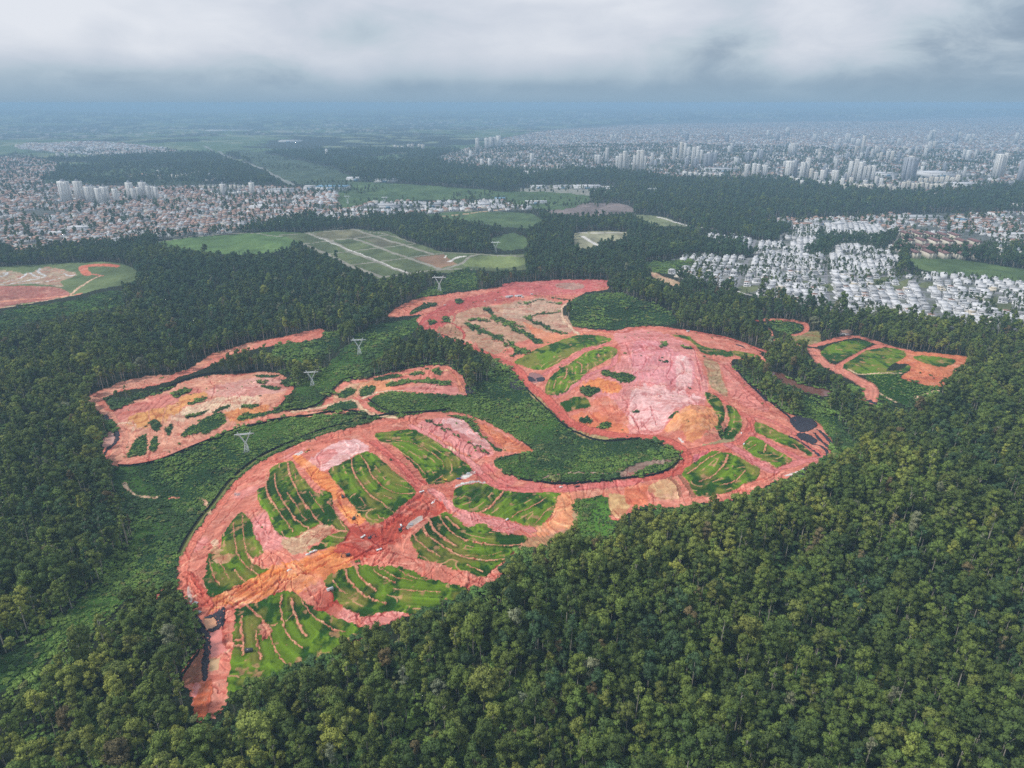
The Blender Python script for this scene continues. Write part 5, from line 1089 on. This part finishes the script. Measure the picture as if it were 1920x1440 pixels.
# --- maroon-roofed blocks in rows
for r_, (x0_, x1_, n, yb) in enumerate(((740, 1000, 5, 130), (750, 1110, 6, 165), (705, 1110, 8, 202), (780, 1100, 5, 232))):
    for i in range(n):
        w = at(1440 + (x0_ + (x1_ - x0_) * i / (n - 1)) / 2.879, 400 + (yb + (10 * i / n)) / 2.879)
        o = new_obj('apartment_block', None, loc=w, rz=R(-4)); tag(o, 'maroon-roofed white walk-up block, %s from left in the %s row' % (ORD[i], ('farthest', 'second', 'third', 'nearest')[r_]), 'building', 'maroon-roofed blocks')
        new_obj('walls', MB().box(-9, 9, -22, 22, -3, 13).box(-1.5, 1.5, -22.6, 22.6, -3, 12).mesh('block_walls', W_CREAM), o)
        new_obj('roof', MB().gable(-22.8, 22.8, -10, 10, 13.003, 17, 0, 3).mesh('block_roof', R_MAROON), o).rotation_euler[2] = R(90)
        g = MB()
        for z in (1.2, 4.2, 7.2, 10.2):
            for xx in (-6.5, -3.6, 2.6, 5.4): g.box(xx, xx + 1.5, -22.12, -21.8, z, z + 1.4)
        new_obj('windows', g.mesh('block_windows', GLS), o)['kind'] = 'stuff'

# --- factories and sheds
def shed(px, py, wp, dm, h, m, label, rz=0.0, n=1):
    w = at(px, py); s = scale_at(w); W_ = wp * s
    o = new_obj('warehouse', None, loc=w, rz=rz); tag(o, label, 'warehouse')
    new_obj('walls', MB().box(-W_ / 2, W_ / 2, -dm / 2, dm / 2, -4, h).mesh('shed_walls', W_WHITE), o)
    g = MB()
    for q in range(n):
        a_ = -dm / 2 + dm * q / n; g.gable(-W_ / 2 - .6, W_ / 2 + .6, a_ - .3, a_ + dm / n + .3 - .61, h + .003, h + 2.5)
    new_obj('roof', g.mesh('shed_roof', m), o)
    new_obj('door', MB().box(-W_ * .1, W_ * .1, -dm / 2 - .15, -dm / 2 + .2, -2, h * .7).mesh('shed_door', R_BLUE), o)
for a_ in ((500, 392, 56, 60, 12, R_WHITE, 'long white shed with yellow end beside the left suburb', .1, 3), (267, 331, 44, 90, 12, R_ORANGE, 'long pink-roofed factory in front of the green hill'), (375, 325, 50, 80, 10, R_SLAB, 'wide grey factory behind the pink-roofed one'), (460, 325, 40, 90, 10, R_WHITE, 'pale factory by the diagonal road'),
           (410, 338, 40, 70, 10, R_GREY, 'grey shed with trees in front'), (400, 330, 26, 50, 9, R_WHITE, 'small white shed among dark trees'), (531, 360, 54, 80, 12, R_SLAB, 'pale shed just right of the white towers'), (582, 355, 18, 50, 14, R_WHITE, 'bright white roofed hall near the wide road'), (625, 354, 56, 90, 12, R_BLUE, 'light blue roofed warehouse beside the green field'),
           (670, 337, 36, 70, 11, R_WHITE, 'white shed across the field from the blue warehouse'), (724, 340, 40, 80, 11, R_SLAB, 'grey roofed hall with a dark yard'), (155, 431, 40, 50, 10, R_WHITE, 'cream flat hall inside the left suburb'), (225, 452, 34, 40, 7, R_SLAB, 'pale greenhouse roofs at the forest edge'), (345, 435, 34, 26, 8, R_SLAB, 'grey shed at the near corner of the suburb'),
           (110, 440, 30, 30, 7, R_WHITE, 'white shed at the far left suburb'), (730, 388, 40, 60, 9, R_SLAB, 'grey industrial roof left in the works strip'), (770, 384, 44, 60, 9, R_WHITE, 'white industrial roof in the works strip'), (812, 386, 46, 70, 9, R_SLAB, 'long pale industrial roof in the works strip'), (850, 390, 34, 50, 9, R_GREY, 'grey roof with trucks in the works strip'),
           (900, 386, 40, 60, 9, R_WHITE, 'white roof beside the scrap yard'), (938, 377, 20, 50, 12, R_BLUE, 'blue roofed hall at the end of the works strip'), (1005, 381, 40, 36, 8, R_WHITE, 'bright white long roof by the bare field'), (690, 398, 40, 50, 9, R_WHITE, 'white roofs left of the dark trees'),
           (1010, 352, 30, 60, 9, R_WHITE, 'white roof at the left of the far yard'), (1055, 352, 34, 60, 9, R_SLAB, 'pale roof in the far yard'), (1100, 352, 50, 70, 10, R_WHITE, 'white hall in the middle of the far yard'), (1145, 354, 40, 60, 9, R_WHITE, 'white roof at the right of the far yard'), (545, 266, 36, 160, 14, R_WHITE, 'white factory alone among far dark hills'),
           (430, 245, 80, 200, 10, R_WHITE, 'thin white line of far greenhouses'), (1350, 320, 60, 160, 12, R_SLAB, 'long pale roof beside the core of the city'), (1750, 330, 50, 160, 20, R_WHITE, 'oval white stadium roof in the east city'), (1800, 350, 46, 120, 16, R_WHITE, 'white hall beside the eastern wood edge'), (1655, 328, 34, 120, 12, R_WHITE, 'white shed below the grey slab tower'),
           (1720, 412, 80, 70, 12, R_SLAB, 'big grey-roofed warehouse above the maroon blocks'), (1460, 424, 40, 50, 14, R_SLAB, 'pale factory at the top left of the estate', 0, 2), (1503, 424, 36, 50, 8, R_ORANGE, 'terracotta-roofed shed left of the estate road'), (1535, 420, 40, 50, 9, R_SLAB, 'grey hall beside the terracotta shed'), (1570, 424, 18, 30, 9, R_WHITE, 'cream block above the estate'),
           (1630, 420, 30, 20, 6, R_WHITE, 'white shed by the empty lot above the estate'), (1660, 438, 34, 30, 6, R_WHITE, 'long white roof at the top of the estate'), (1905, 446, 46, 50, 12, R_WHITE, 'white warehouse at the east edge'), (1800, 416, 14, 40, 9, R_BLUE, 'teal roofed hall near the shops'), (1800, 428, 24, 30, 8, R_WHITE, 'white gabled hall above the maroon blocks'),
           (1870, 405, 24, 50, 12, R_ORANGE, 'orange block of flats at the east edge'), (1910, 388, 26, 60, 10, R_WHITE, 'white sheds inside the eastern wood'), (1280, 346, 30, 40, 8, R_WHITE, 'small white shed at the tip of the dark wood')):
    shed(*a_)

# --- pylons
M_STEEL, nt, b = mat('galvanised_steel', (.82, .85, .85), .5, .5)
def pylon(px, py, hp, label, rz):
    w = at(px, py); s = scale_at(w); H = hp * s * 1.06; k = H / 34.0
    o = new_obj('pylon', None, loc=w, rz=rz); tag(o, label, 'pylon', 'power line pylons'); o.scale = (k, k, k)
    r = .30
    def lattice(a, b_, n, rr=.15):
        """two-corner lists bottom a -> top b_: legs with cross braces"""
        m = MB(); a = np.array(a, float); b_ = np.array(b_, float); c = len(a)
        for i in range(c): m.tube([a[i], b_[i]], r, 4)
        for j in range(n):
            p, q = a + (b_ - a) * j / n, a + (b_ - a) * (j + 1) / n
            for i in range(c): m.tube([p[i], q[(i + 1) % c]], rr, 3); m.tube([q[i], q[(i + 1) % c]], rr, 3); m.tube([p[(i + 1) % c], q[i]], rr, 3)
        return m
    sq = lambda x_, h_, z_, cx=0: [(cx - x_, -h_, z_), (cx + x_, -h_, z_), (cx + x_, h_, z_), (cx - x_, h_, z_)]
    new_obj('body', lattice(sq(4.2, 4.2, -1), sq(1.1, 1.1, 16), 5).mesh('pylon_body', M_STEEL), o)
    for q in (-1, 1):
        new_obj('arm', lattice(sq(.6, .9, 16, q * .5), sq(.7, .6, 31.5, q * 8.5), 6).mesh('pylon_arm', M_STEEL), o)
        new_obj('earth_peak', lattice(sq(.6, .5, 31.5, q * 8.6), sq(.1, .1, 36, q * 10), 2).mesh('pylon_peak', M_STEEL), o)
    new_obj('crossbeam', lattice([(-14.5, -.2, 31.3), (-14.5, .2, 31.3), (-14.5, 0, 31.6)], [(-9, -.8, 30.6), (-9, .8, 30.6), (-9, 0, 32.6)], 2).mesh('x', M_STEEL), o)
    bpy.data.objects.remove([c for c in o.children if c.name.startswith('crossbeam')][0])
    m = lattice([(-9, -.8, 30.6), (-9, .8, 30.6), (-9, 0, 32.4)], [(9, -.8, 30.6), (9, .8, 30.6), (9, 0, 32.4)], 9)
    for q in (-1, 1):
        m2 = lattice([(q * 9, -.8, 30.6), (q * 9, .8, 30.6), (q * 9, 0, 32.4)], [(q * 15, -.1, 31), (q * 15, .1, 31), (q * 15, 0, 31.4)], 3); m.p += m2.p; m.mi += m2.mi
    new_obj('crossbeam', m.mesh('pylon_beam', M_STEEL), o)
    for xx in (-14.6, 0, 14.6): new_obj('insulator', MB().tube([(xx, 0, 30.8), (xx, 0, 29), (xx, 0, 27.2)], [.12, .22, .12], 6).mesh('pylon_insulator', M_STEEL), o)
pylon(463, 846, 37, 'nearest white lattice pylon in the green valley left of the site', R(12)); pylon(586, 723, 28, 'lattice pylon in the clearing between the two bare lobes', R(8)); pylon(674, 664, 29, 'lattice pylon standing on the grassy corridor through the wood', R(5))
pylon(824, 546, 27, 'pylon at the top of the wood just left of the red summit', R(0)); pylon(929, 474, 20, 'small far pylon beside the bean-shaped field', R(-5)); pylon(1222, 372, 18, 'faint far pylon above the dark wood', R(-10))
pylon(652, 382, 14, 'faint far pylon at the works strip, left', R(0)); pylon(722, 384, 14, 'faint far pylon at the works strip, right', R(0))

# --- black tarpaulins and silt fences
M_TARP = paintmat('black_geotextile', (.030, .028, .040), .6, .5, .5)
def drape(name, pg, off, label, cat, m, step=1.0, th=.12):
    lo_, hi_ = pg.min(0), pg.max(0); nx = int((hi_[0] - lo_[0]) / step) + 2; ny = int((hi_[1] - lo_[1]) / step) + 2
    gx, gy = np.meshgrid(lo_[0] + np.arange(nx) * step, lo_[1] + np.arange(ny) * step, indexing='ij'); X = gx.ravel(); Y = gy.ravel()
    k = pip(X + vnoise(X / 3, Y / 3, 5) * 1.2, Y + vnoise(X / 3, Y / 3, 6) * 1.2, pg); z = ground_z(X, Y) + off + .25 * vnoise(X / 2, Y / 2, 9)
    i = (np.arange(nx - 1)[:, None] * ny + np.arange(ny - 1)[None, :]).ravel(); f = np.c_[i, i + ny, i + ny + 1, i + 1]; f = f[k[f].sum(1) >= 3]
    if len(f) == 0: return
    u, inv = np.unique(f, return_inverse=True); f = inv.reshape(f.shape); v = np.c_[X[u], Y[u], z[u]]; n = len(v)
    e = np.vstack([f[:, [a_, (a_ + 1) % 4]] for a_ in range(4)]); es = set(map(tuple, e)); bd = np.array([(a_, b_) for a_, b_ in es if (b_, a_) not in es])
    V_ = np.vstack([v, v - (0, 0, th + .5)]); F_ = np.vstack([f, np.c_[bd[:, 1], bd[:, 0], bd[:, 0] + n, bd[:, 1] + n]])
    o = new_obj(name, mesh_np(name, V_, F_, (m,), smooth=False)); tag(o, label, cat)
def ribbon(pts, w):
    p = np.asarray(pts); t = np.gradient(p, axis=0); t /= np.linalg.norm(t, axis=1)[:, None] + 1e-9; nrm = np.c_[-t[:, 1], t[:, 0]] * w / 2
    return np.vstack([p + nrm, (p - nrm)[::-1]])
TARPS = [('3:340,382 430,350 482,320 490,400 466,470 420,482 372,502 352,472 410,458 428,430 405,388 348,402', 0, 'black sheet wrapped round the small tan basin'),
         ('3:245,330 300,400 340,470 365,510 382,560 378,680 362,760 352,852 312,852 318,745 300,740 318,680 328,560 318,510 288,470 258,390', 0, 'long black sheet down the side of the pink basin'),
         ('4:1200,110 1250,80 1340,90 1410,132 1385,172 1300,202 1240,172', 0, 'broad black sheet on the slope at the right tip'), ('4:1250,220 1310,208 1400,250 1392,282 1300,262', 0, 'small black sheet below the broad one'),
         ('4:1195,230 1300,280 1370,330 1430,380', 3.5, 'black strip curving round the grass at the right tip'), ('4:1350,280 1430,300 1480,340 1490,390', 3.5, 'outer black strip at the right tip'), ('4:1420,180 1480,240 1560,340', 5, 'black strip down the far right edge'), ('4:1390,200 1440,270 1540,345', 4, 'black strip beside the outermost one'),
         ('4:1270,500 1400,462 1375,500 1280,545 1190,545', 0, 'black sheet below the pale wall by the forest'), ('6:100,770 135,780 150,800 110,805', 0, 'black sheet by the pink pond'), ('6:160,780 210,778 205,805 160,800', 0, 'small black sheet right of the pink pond'), ('6:0,765 30,790 60,830 110,850 60,862 0,850 -30,800', 0, 'black sheet on the bank above the green gully'),
         ('5:1345,830 1370,835 1400,870 1430,880 1400,885 1350,880', 0, 'black sheet at the tip of the middle lobe'), ('c:670,1022 710,1082 752,1142 742,1200 692,1242', 5, 'black strip round the left basin'), ('c:690,1240 655,1290 640,1300', 3, 'short black strip near the left corner'),
         ('7:540,1005 620,1045 680,1060 745,1070', 6, 'black strip at the foot of the far right site'), ('6:1420,700 1480,770 1560,850 1640,930', 5, 'dark netting down the bank beside the right wood'), ('6:1440,565 1480,580 1500,590', 3, 'short black strip on the upper right rim')]
for s, w_, lb in TARPS:
    p = smooth_line(P(s), w_ == 0); pg = proj(p); pg = ribbon(pg, w_) if w_ else pg
    drape('tarpaulin', pg, .45, lb, 'tarpaulin', M_TARP)
M_NET, nt, b = mat('fence_fabric', (.010, .011, .014), .9)
FENCES = [('a:333,1042 348,1012 375,972 398,945 425,908 450,884 485,858 520,841 560,824 600,808 650,795', 'black silt fence round the outer left curve of the site'), ('a:650,795 700,782 740,777 790,774 845,769', 'black silt fence above the top road of the front lobe'),
          ('a:222,874 250,874 300,864 350,843 400,823 450,804 500,793', 'black silt fence along the foot of the left lobe'), ('a:300,734 350,712 400,701 450,699 500,696', 'black silt fence on the upper rim of the left lobe'), ('a:548,770 590,762 612,744 627,729 648,712 700,703 750,692 800,683 832,682', 'black silt fence on the upper rim of the middle lobe'),
          ('a:500,790 550,783 600,776 650,770 690,778', 'black silt fence below the link road'), ('a:690,748 720,770 760,778', 'black silt fence round the bushy island'), ('a:985,728 1010,752 1033,775 1060,800 1090,815 1130,828 1200,823', 'black silt fence above the green gully'), ('a:1275,850 1272,866 1255,880 1230,890 1180,897 1100,905 1040,908 975,898', 'black silt fence round the lower side of the gully'),
          ('a:1372,680 1390,705 1420,735 1452,760 1482,784', 'black silt fence along the right wood'), ('3:160,880 170,830 230,740 290,660 330,580', 'black silt fence round the brown bank'), ('3:195,260 210,330 250,390 300,440 340,480', 'black silt fence above the tan basin')]
for s, lb in FENCES:
    p = proj(smooth_line(P(s))); 
    d_ = np.r_[0, np.cumsum(np.linalg.norm(np.diff(p, axis=0), axis=1))]; n = int(d_[-1] / 2.5) + 2; q = np.c_[np.interp(np.linspace(0, d_[-1], n), d_, p[:, 0]), np.interp(np.linspace(0, d_[-1], n), d_, p[:, 1])]
    z = ground_z(q[:, 0], q[:, 1]); t = np.gradient(q, axis=0); t /= np.linalg.norm(t, axis=1)[:, None]; nr = np.c_[-t[:, 1], t[:, 0]] * .12; q = q + np.c_[-t[:, 1], t[:, 0]] * 0.0
    A = np.c_[q + nr, z - .5]; B_ = np.c_[q + nr, z + 2.6]; C_ = np.c_[q - nr, z + 2.6]; D_ = np.c_[q - nr, z - .5]; v = np.vstack([A, B_, C_, D_]); i = np.arange(n - 1)
    f = np.vstack([np.c_[i + a_ * n, i + 1 + a_ * n, i + 1 + b_ * n, i + b_ * n] for a_, b_ in ((0, 1), (1, 2), (2, 3))])
    o = new_obj('silt_fence', None); tag(o, lb, 'fence', 'silt fences'); new_obj('fabric', mesh_np('fence_fabric', v, f, (M_NET,)), o)
    m = MB()
    for j in range(0, n, 2): m.box(q[j, 0] - .07, q[j, 0] + .07, q[j, 1] - .07, q[j, 1] + .07, z[j] - .5, z[j] + 2.8)
    new_obj('posts', m.mesh('fence_posts', M_NET), o)['kind'] = 'stuff'

# --- machines, vehicles and cabins
YEL, nt, b = mat('machine_yellow', (.72, .40, .06), .45, .4); WHT, nt, b = mat('vehicle_white', (.78, .78, .78), .35, .5); BLU, nt, b = mat('vehicle_blue', (.05, .12, .36), .35, .5); DRK, nt, b = mat('vehicle_dark', (.05, .055, .07), .35, .5); ORG, nt, b = mat('machine_orange', (.70, .22, .05), .45, .4)
def excavator(o, m):
    for q in (-1.25, 1.25):
        t = new_obj('track', MB().box(-2, 2, q - .3, q + .3, .15, .95, 0, .35, 0).mesh('track', BLACK), o)
    new_obj('body', MB().box(-2.2, 1.3, -1.3, 1.3, 1.05, 2.3, 0, .1, .1).box(-2.4, -1.4, -1.25, 1.25, 1.2, 2.6, 0, .1, .1).mesh('ex_body', m), o)
    c = new_obj('cab', MB().box(.2, 1.7, .25, 1.3, 1.3, 3.1, 0, .15, .08).mesh('ex_cab', m), o); new_obj('window', MB().box(1.58, 1.66, .35, 1.2, 1.9, 2.9).box(.35, 1.5, .22, .25, 1.9, 2.85).mesh('ex_glass', GLS), c)
    bm_ = new_obj('boom', MB().tube([(1.2, -.3, 1.8), (3.2, -.3, 4.6), (5.4, -.3, 4.0)], [.35, .32, .22], 4).mesh('ex_boom', m), o)
    new_obj('arm', MB().tube([(5.3, -.3, 4.1), (6.4, -.3, 1.4)], [.24, .18], 4).mesh('ex_arm', m), bm_)
    new_obj('bucket', MB().box(5.7, 6.8, -.9, .3, .3, 1.4, 0, .2, 0).mesh('ex_bucket', BLACK), bm_)
def truck(o, m, bed=None):
    new_obj('chassis', MB().box(-4.2, 4.2, -.5, .5, .7, 1.0).mesh('tr_ch', BLACK), o)
    c = new_obj('cab', MB().box(2.3, 4.2, -1.2, 1.2, 1.0, 3.0, 0, .12, .05).mesh('tr_cab', m), o); new_obj('windscreen', MB().box(4.12, 4.2, -1.05, 1.05, 1.9, 2.75).mesh('tr_gl', GLS), c)
    new_obj('bed', MB().box(-4.3, 1.9, -1.25, 1.25, 1.05, 1.2).box(-4.3, 1.9, -1.25, -1.15, 1.2, 2.6).box(-4.3, 1.9, 1.15, 1.25, 1.2, 2.6).box(1.8, 1.9, -1.15, 1.15, 1.2, 2.8).box(-4.3, -4.2, -1.15, 1.15, 1.2, 2.4).box(-4.1, 1.7, -1.1, 1.1, 1.2, 2.2, 0, .6, .4).mesh('tr_bed', bed or m), o)
    for x_ in (3.2, -1.9, -3.2):
        for y_ in (-1.05, 1.05): new_obj('wheel', MB().cyl((x_, y_, .52), .52, .34).mesh('tr_wh', BLACK), o)
def car(o, m):
    new_obj('body', MB().box(-2.3, 2.3, -.9, .9, .35, 1.0, 0, .08, .05).mesh('car_b', m), o); new_obj('cabin', MB().box(-1.9, 1.0, -.85, .85, 1.0, 1.65, 0, .4, .12).mesh('car_c', m), o)
    new_obj('window', MB().box(.62, .9, -.72, .72, 1.08, 1.5, 0, .1, .03).mesh('car_w', GLS), o)
    for x_ in (1.45, -1.45):
        for y_ in (-.82, .82): new_obj('wheel', MB().cyl((x_, y_, .34), .34, .22).mesh('car_wh', BLACK), o)
def cabin(o, m, L=6, W_=2.6, H=2.7):
    new_obj('walls', MB().box(-L / 2, L / 2, -W_ / 2, W_ / 2, 0, H).mesh('cb_w', m), o); new_obj('roof', MB().gable(-L / 2 - .2, L / 2 + .2, -W_ / 2 - .2, W_ / 2 + .2, H + .003, H + .5).mesh('cb_r', R_WHITE), o)
    new_obj('door', MB().box(-.5, .5, -W_ / 2 - .05, -W_ / 2 + .1, .1, 2.1).mesh('cb_d', DRK), o); new_obj('window', MB().box(1, 2, -W_ / 2 - .05, -W_ / 2 + .1, 1, 1.9).mesh('cb_n', GLS), o)
def tank(o, m):
    new_obj('body', MB().box(-3.4, 3.4, -1.6, 1.6, .2, 2.6, 0, .15, .1).mesh('tk_b', m), o); new_obj('lid', MB().box(-3.0, 3.0, -1.3, 1.3, 2.603, 2.8).mesh('tk_l', GLS), o)
THINGS = [('excavator', excavator, 578, 845, ORG, .3, 'orange excavator beside the top road of the front lobe'), ('excavator', excavator, 643, 932, DRK, 2.2, 'dark excavator on the orange track'), ('excavator', excavator, 664, 972, DRK, 1.2, 'dark excavator lower on the orange track'), ('excavator', excavator, 835, 902, YEL, 2.8, 'yellow excavator at the edge of the top grass plot'),
          ('excavator', excavator, 694, 1008, DRK, .6, 'dark excavator at the red crossing'), ('excavator', excavator, 652, 1041, DRK, 3.6, 'dark excavator digging below the red crossing'), ('excavator', excavator, 751, 993, DRK, .4, 'grey excavator on the red spoil ridge'), ('excavator', excavator, 812, 943, WHT, 1.0, 'pale excavator in the red junction'),
          ('dump_truck', truck, 681, 1007, WHT, .9, 'white dump truck at the red crossing'), ('dump_truck', truck, 860, 897, BLU, .2, 'blue dump truck beside the white gravel'), ('dump_truck', truck, 791, 923, WHT, .5, 'white dump truck at the top of the red junction'), 
          ('dump_truck', truck, 711, 1031, WHT, .5, 'white dump truck on the pale shelf below the crossing'), ('dump_truck', truck, 834, 572, WHT, .2, 'white truck at the upper left road bend'), ('dump_truck', truck, 1083, 911, DRK, .15, 'dark truck alone on the curved road'),
          ('van', car, 577, 1039, WHT, .5, 'white van, left of three beside the orange track'), ('van', car, 584, 1036, WHT, .5, 'white van, middle of three beside the orange track'), ('van', car, 591, 1034, WHT, .5, 'white van, right of three beside the orange track'), ('van', car, 909, 565, WHT, .1, 'white van parked on the red summit'), ('van', car, 929, 563, WHT, .2, 'white van near the summit sheds'), ('van', car, 1395, 833, WHT, 1.0, 'white van by the ring road at the right'),
          ('van', car, 1390, 812, WHT, 1.3, 'white truck-like van beside the dark green bank'), ('van', car, 752, 985, WHT, 2, 'white van beside the grey excavator'), ('van', car, 542, 1068, WHT, .8, 'white van on the orange main track'), ('pickup', car, 1052, 913, WHT, .2, 'white pickup on the curved road, right'), ('pickup', car, 951, 974, WHT, 1, 'white pickup above the pale pink track'),
          ('site_cabin', cabin, 972, 556, WHT, .1, 'long white site cabin on the red summit'), ('site_cabin', cabin, 980, 558, WHT, .1, 'white site cabin right of the long one'), ('site_cabin', cabin, 955, 557, WHT, .4, 'low grey site cabin left of the white ones'), ('site_cabin', cabin, 997, 552, WHT, -.1, 'small white cabin at the right of the summit'), ('site_cabin', cabin, 619, 1107, WHT, .6, 'tiny white cabin beside the pink track'), ('site_cabin', cabin, 1290, 622, WHT, .2, 'small pale cabin on the upper rim'),
          ('water_tank', tank, 467, 1222, DRK, .1, 'black box tank on the bottom grass slope')]
for nm, fn, px_, py_, m_, rz_, lb in THINGS:
    w = proj([(px_, py_)])[0]; z = float(ground_z(w[:1], w[1:])[0]); o = new_obj(nm, None, loc=(*w, z + .05), rz=rz_); sc_ = .55 if nm == 'dump_truck' else .8; o.scale = (sc_,) * 3
    if nm == 'site_cabin' and px_ in (972, 955): o.scale = (2.4, 2, 1.2)
    tag(o, lb, nm.replace('_', ' ')); fn(o, m_)
# farmhouse behind the far right site
w = at(1583, 626); o = new_obj('farmhouse', None, loc=w, rz=.2); tag(o, 'white farmhouse with red tiled roof behind the far right site', 'house')
new_obj('walls', MB().box(-11, 11, -5, 5, -1, 4).box(-3, 4, -8, -5, -1, 3.6).mesh('fh_w', W_WHITE), o); new_obj('roof', MB().gable(-12, 12, -6, 6, 4.003, 8, 0, 4).gable(-3.6, 4.6, -8.6, -4.6, 3.603, 5.4).mesh('fh_r', R_ORANGE), o)
for x_ in (-8, -5.5, 6, 8.5): new_obj('window', MB().box(x_, x_ + 1.2, -5.08, -4.8, 1, 2.4).mesh('fh_n', GLS), o)
# concrete drain rings and slabs
for px_, py_, lb in ((372, 1148, 'pale concrete slabs stacked at the lower road end'), (366, 1132, 'heap of pale rubble on the left road shoulder'), (878, 888, 'white concrete pipes laid by the junction'), (1274, 874 - 20, 'pale blocks by the ring road'), (770, 982, 'grey pipes on the spoil ridge')):
    w = proj([(px_, py_)])[0]; z = float(ground_z(w[:1], w[1:])[0]); o = new_obj('pipe_stack', None, loc=(*w, z), rz=random.random() * 3); tag(o, lb, 'pipes'); o.scale = (.6,) * 3
    for j in range(5): new_obj('pipe', MB().tube([(-3, j * 1.3 - 2.6, .5), (3, j * 1.3 - 2.6, .5)], .5, 8).mesh('pipe', R_SLAB), o)

for o in scene.objects:
    if o.get('label') and len(o['label'].split()) > 16: print('LONG', o['label'])
# ---------------------------------------------------------------- the hazy air
vm_ = bpy.data.materials.new('hazy_air'); vm_.use_nodes = True; vt = vm_.node_tree; vt.nodes.clear()
vo = nd(vt, 'ShaderNodeOutputMaterial'); pv = nd(vt, 'ShaderNodeVolumePrincipled'); vt.links.new(pv.outputs[0], vo.inputs['Volume'])
pv.inputs['Color'].default_value = (0.39, 0.605, 0.83, 1); pv.inputs['Density'].default_value = 0.00012; pv.inputs['Anisotropy'].default_value = 0.0
b_ = MB().box(-46000, 46000, -46000, 46000, -160, CH + 3)
hz_o = new_obj('haze', b_.mesh('haze', vm_)); tag(hz_o, kind='stuff')
